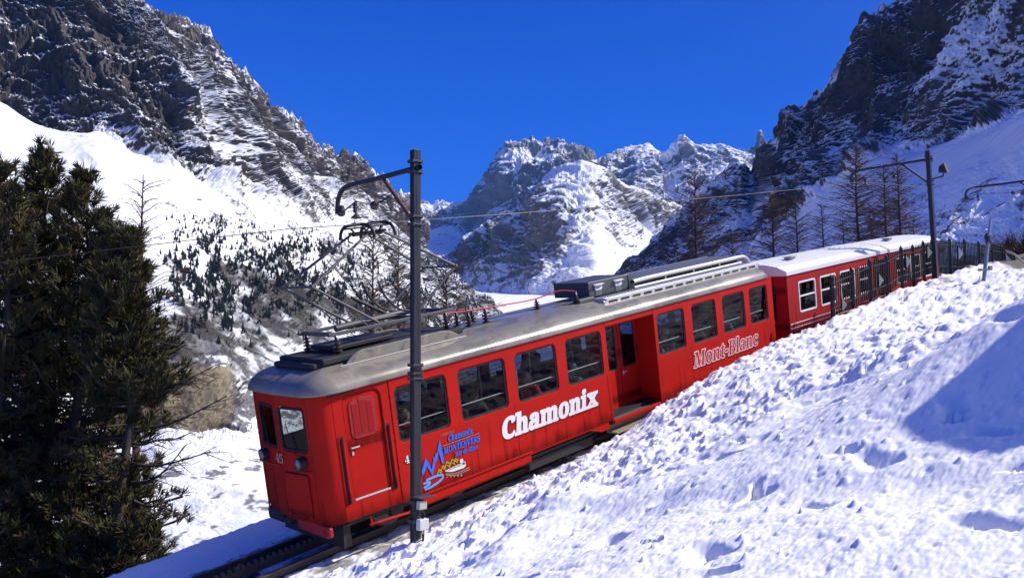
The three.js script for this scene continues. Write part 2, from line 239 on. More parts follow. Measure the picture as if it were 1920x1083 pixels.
// middle peak with bright facets
const XM = [760, 800, 845, 880, 910, 940, 970, 1000, 1035, 1062, 1090, 1112, 1130, 1160, 1190, 1225, 1260, 1300, 1360, 1420];
massif('mountain', 'snowy middle peak with bright right flank below the distant wall', {
  xs: XM, step: 1.6, amp: 72, wave: 330, seed: 33.3, t0: -0.36, spots: 1.4, vstretch: 0.6, tilt: 0.5, snowAmp: 0.24, rockLo: [0.075, 0.07, 0.072], rockHi: [0.23, 0.20, 0.175],
  rows: [
    { y: c(20, 560), d: c(20, 5200), k: c(20, 0.3), vstep: 30 },
    { y: [590, 535, 476, 448, 425, 405, 382, 358, 322, 308, 299, 306, 318, 340, 355, 372, 384, 396, 410, 420], d: [3300, 3330, 3360, 3400, 3400, 3390, 3370, 3330, 3260, 3210, 3160, 3190, 3250, 3350, 3450, 3550, 3650, 3750, 3850, 3950], k: [0.5, 0.6, 0.85, 0.9, 0.9, 0.88, 0.86, 0.8, 0.66, 0.55, 0.5, 0.55, 0.7, 0.75, 0.55, 0.6, 0.6, 0.6, 0.5, 0.5] },
    { y: [600, 560, 505, 482, 465, 448, 430, 405, 375, 360, 350, 355, 365, 385, 400, 415, 428, 440, 450, 460], d: [3150, 3170, 3200, 3220, 3200, 3150, 3080, 2990, 2910, 2900, 2930, 2960, 3010, 3110, 3230, 3340, 3450, 3560, 3680, 3780], k: [0.4, 0.5, 0.7, 0.85, 0.92, 0.92, 0.9, 0.86, 0.78, 0.66, 0.55, 0.5, 0.62, 0.72, 0.76, 0.76, 0.62, 0.5, 0.4, 0.3] },
    { y: [610, 580, 535, 515, 500, 492, 480, 465, 445, 430, 415, 418, 425, 440, 452, 462, 470, 478, 485, 490], d: [3000, 3010, 3020, 3020, 3000, 2960, 2920, 2850, 2740, 2650, 2640, 2700, 2770, 2870, 2990, 3110, 3240, 3370, 3500, 3620], k: [0.2, 0.3, 0.5, 0.7, 0.85, 0.9, 0.9, 0.85, 0.8, 0.72, 0.58, 0.45, 0.42, 0.45, 0.35, 0.3, 0.2, 0.15, 0.1, 0.1] },
    { y: [620, 598, 560, 548, 540, 532, 526, 520, 510, 500, 492, 492, 495, 500, 506, 510, 514, 518, 520, 522], d: [2850, 2850, 2840, 2820, 2790, 2740, 2680, 2590, 2480, 2420, 2380, 2350, 2440, 2620, 2780, 2910, 3050, 3180, 3320, 3440], k: [0.1, 0.15, 0.2, 0.3, 0.4, 0.5, 0.6, 0.62, 0.6, 0.5, 0.3, 0.25, 0.28, 0.3, 0.28, 0.2, 0.15, 0.1, 0.1, 0.1] },
    { y: [640, 620, 592, 585, 580, 575, 570, 566, 560, 556, 552, 552, 552, 554, 556, 558, 560, 562, 564, 566], d: [2700, 2680, 2660, 2630, 2590, 2530, 2470, 2400, 2300, 2230, 2150, 2200, 2300, 2450, 2600, 2740, 2880, 3010, 3140, 3260], k: [0, 0, 0.05, 0.1, 0.1, 0.15, 0.2, 0.25, 0.3, 0.3, 0.3, 0.3, 0.3, 0.25, 0.2, 0.1, 0.1, 0.1, 0.1, 0.1] },
  ],
});
// glacier on the valley floor
const XG = [640, 800, 900, 1000, 1100, 1200, 1400, 1700];
massif('glacier', 'flat white glacier on the valley floor between the slopes', {
  xs: XG, step: 4, amp: 8, wave: 260, seed: 40, flat: true, snowAmp: 0.4, rockLo: [0.2, 0.19, 0.18], rockHi: [0.3, 0.28, 0.26],
  rows: [
    { y: [548, 545, 543, 541, 540, 540, 540, 540], d: c(8, 3000), k: c(8, 0), vstep: 3 },
    { y: [572, 568, 562, 558, 556, 556, 556, 556], d: c(8, 2150), k: c(8, 0.05), vstep: 2 },
    { y: c(8, 625), d: c(8, 1500), k: c(8, 0.05), vstep: 4 },
    { y: c(8, 700), d: c(8, 900), k: c(8, 0.05), vstep: 8 },
  ],
});
// right massif, in shade
const XC = [1110, 1150, 1180, 1220, 1260, 1300, 1345, 1375, 1392, 1408, 1425, 1450, 1475, 1500, 1530, 1560, 1590, 1620, 1650, 1690, 1728, 1760, 1800, 1860, 1920, 2000, 2120];
massif('mountain', 'dark jagged rock wall over blue shaded snow on the right', {
  xs: XC, step: 2, amp: 34, wave: 165, seed: 52.2, t0: -0.44, spots: 1.4, most: 420, vstretch: 0.3, spire: 0.45, tilt: -0.3, snowAmp: 0.1, rockLo: [0.018, 0.019, 0.022], rockHi: [0.075, 0.068, 0.064],
  rows: [
    { a: 1, y: c(27, 420), d: c(27, 2300), k: c(27, 0.5), vstep: 40 },
    { a: 1, y: [575, 530, 500, 466, 424, 385, 335, 312, 310, 322, 298, 262, 213, 202, 175, 150, 104, 58, 42, 16, 6, -80, -170, -270, -350, -430, -520], d: [1180, 1180, 1180, 1170, 1160, 1150, 1140, 1130, 1125, 1140, 1110, 1090, 1080, 1075, 1070, 1060, 1050, 1040, 1030, 1020, 1010, 1000, 985, 960, 930, 890, 840], k: [0.65, 0.65, 0.65, 0.7, 0.72, 0.72, 0.7, 0.75, 0.75, 0.55, 0.9, 0.98, 1, 1, 1, 1, 1, 1, 1, 1, 1, 1, 0.95, 0.9, 0.9, 0.9, 0.9] },
    { a: 0.9, y: [590, 560, 535, 510, 480, 450, 415, 395, 390, 395, 370, 340, 305, 285, 260, 235, 200, 165, 148, 130, 115, 80, 40, 0, -50, -100, -150], d: [1150, 1145, 1140, 1125, 1110, 1095, 1080, 1070, 1060, 1070, 1045, 1025, 1010, 1000, 990, 980, 965, 950, 940, 925, 910, 890, 865, 830, 790, 740, 680], k: [0.6, 0.62, 0.66, 0.66, 0.66, 0.68, 0.66, 0.66, 0.6, 0.45, 0.8, 0.95, 0.97, 0.97, 0.96, 0.96, 0.97, 0.98, 0.97, 0.95, 0.9, 0.8, 0.72, 0.74, 0.76, 0.8, 0.8] },
    { a: 0.8, y: [600, 585, 565, 550, 530, 510, 480, 465, 460, 460, 445, 425, 405, 388, 360, 338, 318, 298, 285, 275, 268, 258, 248, 228, 198, 170, 140], d: [1110, 1100, 1090, 1070, 1050, 1030, 1010, 1000, 990, 985, 970, 955, 940, 930, 915, 900, 885, 870, 858, 840, 822, 800, 770, 730, 690, 640, 580], k: [0.5, 0.55, 0.6, 0.6, 0.6, 0.6, 0.58, 0.55, 0.5, 0.45, 0.65, 0.8, 0.88, 0.92, 0.92, 0.94, 0.95, 0.95, 0.95, 0.95, 0.95, 0.92, 0.9, 0.92, 0.92, 0.9, 0.9] },
    { a: 0.6, y: [605, 592, 575, 560, 545, 528, 500, 485, 480, 478, 462, 445, 428, 412, 385, 362, 340, 320, 306, 296, 290, 282, 272, 252, 222, 195, 165], d: [1080, 1070, 1060, 1040, 1018, 995, 970, 955, 945, 940, 920, 905, 890, 880, 865, 850, 835, 820, 808, 790, 772, 750, 722, 685, 645, 595, 540], k: [0.4, 0.5, 0.5, 0.5, 0.5, 0.5, 0.45, 0.4, 0.4, 0.4, 0.45, 0.45, 0.4, 0.3, 0.22, 0.15, 0.1, 0.1, 0.08, 0.06, 0.06, 0.08, 0.05, 0.05, 0.05, 0.05, 0.05] },
    { a: 0.4, y: [620, 610, 600, 590, 580, 570, 550, 540, 535, 532, 525, 515, 508, 500, 490, 480, 470, 460, 452, 445, 438, 432, 425, 412, 398, 380, 360], d: [960, 950, 935, 915, 890, 865, 835, 815, 805, 795, 780, 765, 750, 738, 720, 702, 685, 668, 655, 635, 615, 595, 570, 540, 510, 475, 435], k: [0.4, 0.4, 0.45, 0.45, 0.48, 0.5, 0.5, 0.48, 0.46, 0.46, 0.46, 0.46, 0.46, 0.46, 0.46, 0.46, 0.5, 0.5, 0.54, 0.58, 0.62, 0.66, 0.68, 0.7, 0.72, 0.74, 0.75] },
    { a: 0.4, y: c(27, 640), d: [760, 750, 735, 715, 690, 665, 635, 615, 605, 595, 580, 565, 550, 540, 525, 510, 495, 480, 470, 455, 440, 425, 405, 380, 355, 330, 300], k: c(27, 0.9), vstep: 4 },
  ],
});
// ---------------------------------------------------------------- the near ground: snow bank, track bench, slope down to the valley
const crestF = pchip([-30, -4, -2.66, -1.07, -0.47, 1.49, 3.59, 5.07, 6.77, 9.7, 10.4, 12.46, 15.09, 17.37, 19.84, 24, 40], [0.38, 0.40, 0.41, 0.36, 0.43, 0.48, 0.55, 0.85, 1.10, 1.26, 1.32, 1.29, 1.37, 1.50, 1.52, 1.5, 1.3]);
const cell = (x, y, seed) => {                             // distance to the nearest scattered point, with a random number of that point
  const X = Math.floor(x), Y = Math.floor(y); let best = 9, id = 0;
  for (let j = -1; j <= 1; j++) for (let i = -1; i <= 1; i++) {
    const h = PERM[(PERM[(X + i) & 255] + Y + j + seed) & 255], h2 = PERM[(h + 57) & 511], h3 = PERM[(h2 + 91 + i * 3) & 511];
    const dx = X + i + (h + 0.5) / 256 - x, dy = Y + j + (h2 + 0.5) / 256 - y, q = dx * dx + dy * dy;
    if (q < best) { best = q; id = h3; }
  }
  return [Math.sqrt(best), id / 256];
};
const gauss = (S, W, s0, w0, ls, lw, a = 0) => { const ds = S - s0, dw = W - w0, ca = Math.cos(a), sa = Math.sin(a), u = (ds * ca + dw * sa) / ls, v = (dw * ca - ds * sa) / lw; return Math.exp(-u * u - v * v); };
function groundBase(S, W) {
  const R = railY(S);
  if (W < -2.9) {                                          // bench edge, then the slope to the valley
    const e = -2.9 - W, lip = 0.10 * sstep(0, 0.5, e);
    return R - 0.10 + lip - Math.max(0, e - 0.7) * 0.62 - 0.25 * sstep(0.5, 1.6, e) - (e > 3 ? 0.12 * (e - 3) : 0);
  }
  const bed = R - 0.11;
  if (W < 0.15) return bed;
  const cr = R + crestF(S);
  const sl = lerp(0.235, 0.0, sstep(2, 13, S));
  let y = cr + sl * Math.max(0, W - 1.3) * (1 - 0.25 * sstep(6, 14, W));
  const edge = lerp(bed, y, sstep(0.15, 1.25, W)); y = W < 1.3 ? edge : y;
  // far beyond the platform the hillside falls away
  if (S > 21.5) y -= (S - 21.5) * 0.22 * sstep(1.2, 3.5, W) ;
  // mounds thrown up at the right
  y += 1.35 * gauss(S, W, 4.6, 10.0, 3.4, 1.7, 0.75) + 0.35 * gauss(S, W, 6.5, 6.6, 2.2, 0.8, 0.4);
  y += 0.28 * gauss(S, W, -0.2, 10.3, 1.2, 0.7, 0.3) - 0.16 * gauss(S, W, 1.6, 9.2, 1.5, 0.9, 0.3);
  return y;
}
function groundY(S, W, detail = 1) {
  let y = groundBase(S, W);
  if (!detail) return y;
  if (W < -3.6) { const f = sstep(-3.6, -9, W); return y + f * (1.4 * fbm(S * 0.09, W * 0.09, 3, 4) + 0.3 * fbm(S * 0.7, W * 0.7, 1, 3)) + (1 - f) * 0.03 * fbm(S * 1.5, W * 1.5, 2, 3); }
  if (W < 0.15) return y + 0.035 * fbm(S * 1.6, W * 2.2, 4, 4) + 0.02 * fbm(S * 7, W * 7, 8, 2);
  const w0 = fbm(S * 0.5, W * 0.5, 7, 2);
  // how trodden the snow is: heavy along the crest and over the platform, light on the near slope
  const T = 1 - sstep(3.2, 5.2, W + 1.1 * w0 - Math.max(0, S - 1.0) * 0.62);
  const rim = sstep(0.25, 0.9, W);
  y += 0.08 * fbm(S * 0.42, W * 0.55, 11, 3) * rim;
  const q = fbm(S * 1.1 + 5, W * 1.1, 2, 2) * 0.5;
  // footprints and clods: shelves broken out of the crust, holes, crumbs
  const [d1, i1] = cell(S * 1.45 + q * 1.6, W * 1.6 + q * 1.6, 13);
  const n1 = fbm(S * 1.5 + 3, W * 1.7, 21, 4, 0.55), n2 = fbm(S * 3.9, W * 4.3, 33, 4, 0.6), n3 = fbm(S * 9.5, W * 10.5, 44, 3, 0.6);
  const pit = (i1 > 0.35 ? 1 : 0) * (-(0.07 + 0.12 * i1) * (1 - sstep(0.10, 0.36, d1 + 0.12 * n2)));
  const shelf = 0.034 * sstep(-0.04, 0.18, n1) + 0.020 * sstep(0.0, 0.12, n2) * (0.4 + 0.6 * sstep(-0.2, 0.3, w0 + n1));
  y += 1.2 * T * rim * (pit * 0.50 + shelf * 0.85 - 0.03 + 0.026 * n1 + 0.013 * n2 + 0.012 * n3 + 0.014 * sstep(0.15, 0.35, n3) * sstep(0.0, 0.2, n1));
  // the crusted slope: small scallops leaning away from the sun, scattered dents
  const sc = 1 - T, wx = S * 0.95 + W * 0.3, wy = W * 0.95 - S * 0.3;
  const [d3, i3] = cell(S * 1.3 - q, W * 1.45 + q, 29), [d4, i4] = cell(S * 4.4 + q, W * 5.2, 101);
  const dent = -(0.04 + 0.08 * i3) * (1 - sstep(0.05, 0.22 + 0.14 * i3, d3)) * (i3 > 0.72 ? 1 : 0);
  const ball = 0.06 * (1 - sstep(0.0, 0.3, d4)) * (i4 > 0.95 ? 0.8 : 0) - 0.020 * (1 - sstep(0.0, 0.40, d4)) * (i4 < 0.42 ? 1 : 0);
  y += sc * rim * (dent + ball + 0.020 * fbm(wx * 2.2, wy * 4.4, 5, 3) + 0.012 * (Math.abs(fbm(wx * 4.6, wy * 8.5, 15, 3, 0.6)) - 0.2) + 0.007 * fbm(S * 19, W * 21, 6, 3, 0.6) + 0.003 * noise(S * 55, W * 55, 2));
  // the ploughed edge between the two
  const g1 = W - (4.3 - 1.1 * w0 + Math.max(0, S - 1.0) * 0.62);
  y += rim * (0.13 * Math.exp(-(g1 - 0.2) * (g1 - 0.2) * 6) - 0.08 * Math.exp(-(g1 + 0.45) * (g1 + 0.45) * 5)) * (0.6 + w0);
  return y;
}
{
  const th = [], rr = [];
  for (let a = -75; a < -36; a += 2.5) th.push(a * rad);
  const na = 760; for (let i = 0; i <= na; i++) th.push((-36 + i * 76 / na) * rad);
  for (let a = 42.5; a <= 120; a += 2.5) th.push(a * rad);
  let r = 2.2; while (r < 36) { rr.push(r); r *= 1 + Math.max(0.0036, 0.0036 * (r > 22 ? 2 : 1)); }
  while (r < 260) { rr.push(r); r *= 1.012; }
  const nx = th.length, ny = rr.length, P = new Float32Array(nx * ny * 3), col = new Float32Array(nx * ny * 3);
  for (let j = 0; j < ny; j++) for (let i = 0; i < nx; i++) {
    const R = rr[ny - 1 - j], x = Math.sin(th[i]) * R, z = -Math.cos(th[i]) * R, [S, W] = SW(x, z), o = (j * nx + i) * 3;
    P[o] = x; P[o + 1] = groundY(S, W); P[o + 2] = z;
  }
  const g = rows(nx, ny, P), n = g.attributes.normal.array;
  for (let o = 0; o < nx * ny; o++) {
    const x = P[o * 3], z = P[o * 3 + 2], [S, W] = SW(x, z);
    let dirt = 0, v = 0.93;
    if (W > -2.4 && W < 0.1) dirt = 0.75 * sstep(-0.25, 0.25, fbm(S * 2.4, W * 3, 9, 4, 0.6));
    if (W >= 0.1 && W < 1.25) dirt = 0.75 * sstep(0.12, 0.5, fbm(S * 5, W * 5, 3, 3, 0.7)) * (1 - sstep(0.75, 1.2, W)) * (1 - sstep(3, 6, S));
    if (S > 15 && W > 1) dirt = 0.55 * sstep(0.15, 0.45, fbm(S * 1.4, W * 1.4, 3, 4, 0.6)) * sstep(15, 19, S);
    if (W < -5) dirt = 0.95 * sstep(-0.12, 0.2, fbm(S * 0.25, W * 0.25, 3, 5, 0.6) + 0.25 * (0.8 - n[o * 3 + 1]) * 4 - 0.1);
    if (S > 23 && W > -2) dirt = Math.max(dirt, 0.96 * sstep(23.5, 26, S) * sstep(-0.5, -0.2, fbm(S * 0.5, W * 0.5, 3, 4)));
    col[o * 3] = lerp(v * 1.01, 0.10, dirt); col[o * 3 + 1] = lerp(v * 0.995, 0.085, dirt); col[o * 3 + 2] = lerp(v * 0.94, 0.065, dirt);
  }
  g.setAttribute('color', new THREE.BufferAttribute(col, 3));
  const m = new THREE.Mesh(g, new THREE.MeshPhysicalMaterial({ color: 0xffffff, vertexColors: true, roughness: 0.8, specularIntensity: 0.15 }));
  m.name = 'snowy_ground'; m.castShadow = m.receiveShadow = true; scene.add(m); tag(m, 'trodden snow bank sloping down to the railway track', null, null, 'structure');
}
const groundAt = (x, z) => { const [S, W] = SW(x, z); return groundY(S, W); };

// ---------------------------------------------------------------- small conifers on the far slope
const sprucMat = new THREE.MeshStandardMaterial({ color: new THREE.Color().setRGB(0.030, 0.036, 0.024), roughness: 0.95 });
function spruceGeo(seed, h = 1, lv = 6, sides = 9) {       // tiers of ragged hanging boughs round a trunk
  const r = rng(seed), pos = [];
  for (let k = 0; k < lv; k++) {
    const y0 = 0.06 + 0.9 * k / lv, y1 = y0 + 0.9 / lv * 1.75, R = 0.21 * (1 - k / lv) ** 0.85 + 0.02, ph = r() * 7;
    for (let i = 0; i < sides; i++) {
      const a0 = ph + i / sides * 6.283, a1 = ph + (i + 1) / sides * 6.283, am = (a0 + a1) / 2, Ra = R * (0.55 + 0.7 * r()), Rb = R * 0.35, dy = -0.05 * r();
      pos.push(0, y1, 0, Rb * Math.cos(a1), y0 + 0.03, Rb * Math.sin(a1), Ra * Math.cos(am), y0 + dy, Ra * Math.sin(am));
      pos.push(0, y1, 0, Ra * Math.cos(am), y0 + dy, Ra * Math.sin(am), Rb * Math.cos(a0), y0 + 0.03, Rb * Math.sin(a0));
    }
  }
  pos.push(-0.02, -0.1, 0, 0.02, -0.1, 0, 0, 0.3, 0, 0, -0.1, -0.02, 0, -0.1, 0.02, 0, 0.3, 0);
  const g = new THREE.BufferGeometry(); g.setAttribute('position', new THREE.BufferAttribute(new Float32Array(pos).map((v) => v * h), 3)); g.computeVertexNormals(); return g;
}
{
  const r = rng(5), proto = [1, 2, 3, 4].map((s) => spruceGeo(s * 31)), M = leftMassif;
  // density of wood by photo position
  const dens = (x, y) => {
    let d = 0;
    const n = fbm(x / 60, y / 40, 5, 3);
    const n4 = fbm(x / 22, y / 30, 9, 2);
    d += 1.0 * gauss(x, y, 400, 470, 26, 75) * sstep(-0.3, 0.2, n4) + 0.8 * gauss(x, y, 345, 490, 22, 60) * sstep(-0.2, 0.2, n4);
    d += 1.0 * gauss(x, y, 470, 490, 70, 42) * sstep(-0.15, 0.25, n + n4 * 0.5) + 1.0 * gauss(x, y, 560, 495, 90, 32) * sstep(-0.25, 0.2, n4);
    d += 1.2 * gauss(x, y, 480, 545, 130, 36) * sstep(-0.25, 0.15, n4) + 1.0 * gauss(x, y, 640, 560, 120, 45) * sstep(-0.2, 0.2, n4);
    d += 0.7 * gauss(x, y, 390, 590, 70, 45) * sstep(-0.1, 0.2, n4) + 0.9 * gauss(x, y, 800, 570, 80, 40) * sstep(-0.2, 0.2, n4) + 0.5 * gauss(x, y, 700, 500, 110, 35) * sstep(0, 0.3, n4);
    d += 0.05 * gauss(x, y, 520, 470, 220, 45);
    return d;
  };
  const spots = [];
  for (let tries = 0; tries < 400000 && spots.length < 4200; tries++) {
    const i = Math.floor(r() * M.nx), j = Math.floor(r() * M.ny), px = M.px(i);
    if (px < 300 || px > 945) continue;
    const o = (j * M.nx + i) * 3, p = V(M.P[o], M.P[o + 1], M.P[o + 2]);
    const q = p.clone().project(cam0()), y = (1 - q.y) / 2 * 1083;
    if (y < 405 || y > 660 || M.n[o + 1] < 0.25) continue;
    if (r() > dens(px, y)) continue;
    const scaleN = 0.4 + 0.95 * r() * r() + 0.15 * r();
    spots.push([p, 7.0 * scaleN * (y < 450 ? 0.7 : 1), y]);
  }
  spots.sort((a, b) => b[1] / -b[0].z - a[1] / -a[0].z);
  const first = spots.slice(0, 280), rest = spots.slice(280);
  const protoM = proto.map((g) => new THREE.Mesh(g, sprucMat));
  first.forEach(([p, h], i) => {
    const t = protoM[i % 4].clone(); t.name = numbered('spruce_tree'); t.position.copy(p); t.position.y -= 0.5; t.scale.set(h * 1.25, h, h * 1.25); t.rotation.y = r() * 6; t.castShadow = t.receiveShadow = true; scene.add(t);
    tag(t, 'small dark spruce on the snowy slope left of the valley', 'tree', 'spruces on the left valley slope');
  });
  const im = new THREE.InstancedMesh(proto[0], sprucMat, rest.length), mt = new THREE.Matrix4();
  rest.forEach(([p, h], i) => im.setMatrixAt(i, mt.compose(p, new THREE.Quaternion().setFromAxisAngle(V(0, 1, 0), r() * 6), V(h * 1.2, h, h * 1.2))));
  im.name = 'far_forest'; im.castShadow = im.receiveShadow = true; scene.add(im); tag(im, 'mass of tiny dark conifers across the left valley slope', 'forest', null, 'stuff');
}
function cam0() { if (!cam0.c) { const k = camera.clone(); k.updateProjectionMatrix(); k.updateMatrixWorld(true); cam0.c = k; } return cam0.c; }

// ---------------------------------------------------------------- stone pines at the left
const barkMat = std(0.075, 0.055, 0.042, 0.95), barkGrey = std(0.10, 0.085, 0.075, 0.95), larchBark = std(0.075, 0.052, 0.038, 0.95), larchTwig = std(0.125, 0.068, 0.036, 0.95);
const needleMat = new THREE.MeshStandardMaterial({ color: 0xffffff, vertexColors: true, roughness: 0.95, side: THREE.DoubleSide });
function stonePine(label, base, height, o) {
  const r = rng(o.seed), t = thing('stone_pine', label, 'tree', base);
  const lean = V(o.lean ?? 0, 0, 0), stem = [];
  for (let i = 0; i <= 8; i++) stem.push(V((o.lean ?? 0) * (i / 8) ** 1.5 + 0.12 * Math.sin(i * 1.3 + o.seed), height * i / 8 - 0.3, 0.1 * Math.cos(i * 1.7)));
  const curve = new THREE.CatmullRomCurve3(stem), tg = new THREE.TubeGeometry(curve, 30, 1, 9, false), pa = tg.attributes.position;
  for (let i = 0; i < pa.count; i++) { const f = Math.floor(i / 10) / 30, cpt = curve.getPointAt(Math.min(1, f)), rr = lerp(o.trunk ?? 0.2, 0.03, f ** 0.9); pa.setXYZ(i, cpt.x + (pa.getX(i) - cpt.x) * rr, cpt.y + (pa.getY(i) - cpt.y) * rr, cpt.z + (pa.getZ(i) - cpt.z) * rr); }
  tg.computeVertexNormals();
  mesh('trunk', tg, barkMat, t);
  const limbs = [], tufts = [];
  for (const bd of o.bands) {                             // [from height share, to, boughs, length at from, length at to, upward tilt]
    const [f0, f1, n, l0, l1, upw, bias] = bd;
    for (let k = 0; k < n; k++) {
      const f = lerp(f0, f1, (k + r()) / n), L = lerp(l0, l1, (f - f0) / (f1 - f0)) * (0.65 + 0.55 * r()), a = r() * 6.283, bb = 1 + (bias ?? 0) * Math.cos(a);
      const p0 = curve.getPointAt(clamp(f)), dir = V(Math.cos(a), 0, Math.sin(a)), pts = [];
      for (let q = 0; q <= 4; q++) { const u = q / 4; pts.push(p0.clone().addScaledVector(dir, L * bb * u).add(V(0, L * (upw * u * u - 0.10 * u) + 0.1 * (r() - 0.5), 0))); }
      limbs.push(new THREE.TubeGeometry(new THREE.CatmullRomCurve3(pts), 6, 0.03, 4, false));
      const cv = new THREE.CatmullRomCurve3(pts), nt = Math.round(4 + L * 6.5);
      for (let q = 0; q < nt; q++) {
        const u = lerp(0.28, 1.02, (q + r()) / nt), p = cv.getPoint(Math.min(1, u)), sp = 0.16 + 0.18 * L * 0.4;
        const side = V(-dir.z, 0, dir.x).multiplyScalar((r() - 0.5) * 2.6 * sp * (1.25 - u * 0.6));
        p.add(side).add(V(0, (r() - 0.35) * sp * 1.0, 0));
        tufts.push([p, dir.clone().multiplyScalar(0.5).add(V((r() - 0.5) * 0.9, 0.75, (r() - 0.5) * 0.9)).normalize()]);
      }
    }
  }
  mesh('branch', limbs, barkMat, t);
  // each tuft is a brush of needles round a twig end
  const NB = 20, pos = [], col = [];
  const side = V(), up = V();
  for (const [p, dv] of tufts) {
    side.set(r() - 0.5, r() - 0.5, r() - 0.5).cross(dv).normalize(); up.copy(dv).cross(side);
    const sz = 0.16 + 0.12 * r(), tone = 0.65 + 0.7 * r(), warm = r();
    for (let b = 0; b < NB; b++) {
      const a = r() * 6.283, sp = 0.15 + 0.85 * r(), off = r() * 0.5;
      const ex = V().copy(dv).multiplyScalar(1.15 - 0.55 * sp).addScaledVector(side, Math.cos(a) * sp * 0.9).addScaledVector(up, Math.sin(a) * sp * 0.9).multiplyScalar(sz);
      const b0 = V().copy(p).addScaledVector(dv, (off - 0.5) * sz * 1.1), wd = V().copy(ex).cross(V(r() - 0.5, r() - 0.5, r() - 0.5)).normalize().multiplyScalar(0.013);
      const mid = b0.clone().addScaledVector(ex, 0.55);
      pos.push(b0.x, b0.y, b0.z, mid.x + wd.x, mid.y + wd.y, mid.z + wd.z, mid.x - wd.x, mid.y - wd.y, mid.z - wd.z);
      pos.push(mid.x + wd.x, mid.y + wd.y, mid.z + wd.z, b0.x + ex.x, b0.y + ex.y, b0.z + ex.z, mid.x - wd.x, mid.y - wd.y, mid.z - wd.z);
      const g = tone * (0.85 + 0.3 * r()); for (let q = 0; q < 6; q++) col.push(lerp(0.034, 0.088, warm) * g, lerp(0.044, 0.062, warm) * g, 0.012 * g);
    }
  }
  const g = new THREE.BufferGeometry(); g.setAttribute('position', new THREE.BufferAttribute(new Float32Array(pos), 3)); g.setAttribute('color', new THREE.BufferAttribute(new Float32Array(col), 3)); g.computeVertexNormals();
  const m = new THREE.Mesh(g, needleMat); m.name = 'crown'; m.castShadow = m.receiveShadow = true; t.add(m);
  return t;
}
// place a tree so that its foot stands under a photo column at a depth and its top reaches a photo row
function footTop(px, topY, depth) { const p = at(px, topY, depth); const y = groundAt(p.x, p.z); return [V(p.x, y - 0.15, p.z), p.y - y]; }
for (const [px, ty, dp, label, o] of [
  [78, 252, 21, 'tall dense dark stone pine, highest at the left edge', { seed: 11, trunk: 0.24, bands: [[0.06, 0.55, 150, 2.2, 2.0, 0.25], [0.55, 1.0, 140, 2.0, 0.25, 0.55]] }],
  [165, 292, 20, 'dense stone pine just right of the highest pine', { seed: 12, trunk: 0.22, bands: [[0.05, 0.55, 140, 2.1, 1.9, 0.22], [0.55, 1.0, 130, 1.9, 0.22, 0.5]] }],
  [12, 275, 19, 'stone pine cut by the left frame edge', { seed: 13, trunk: 0.24, bands: [[0.05, 0.6, 120, 1.9, 1.7, 0.25], [0.6, 1.0, 110, 1.7, 0.22, 0.55]] }],
  [243, 402, 18.5, 'slimmer stone pine with bare lower right trunk near the track', { seed: 14, trunk: 0.17, bands: [[0.06, 0.38, 110, 1.0, 1.0, 0.3], [0.36, 0.66, 22, 0.6, 0.7, 0.2, -0.9], [0.62, 1.0, 130, 1.25, 0.3, 0.5]] }],
]) { const [b, h] = footTop(px, ty, dp); stonePine(label, b, h, o); }

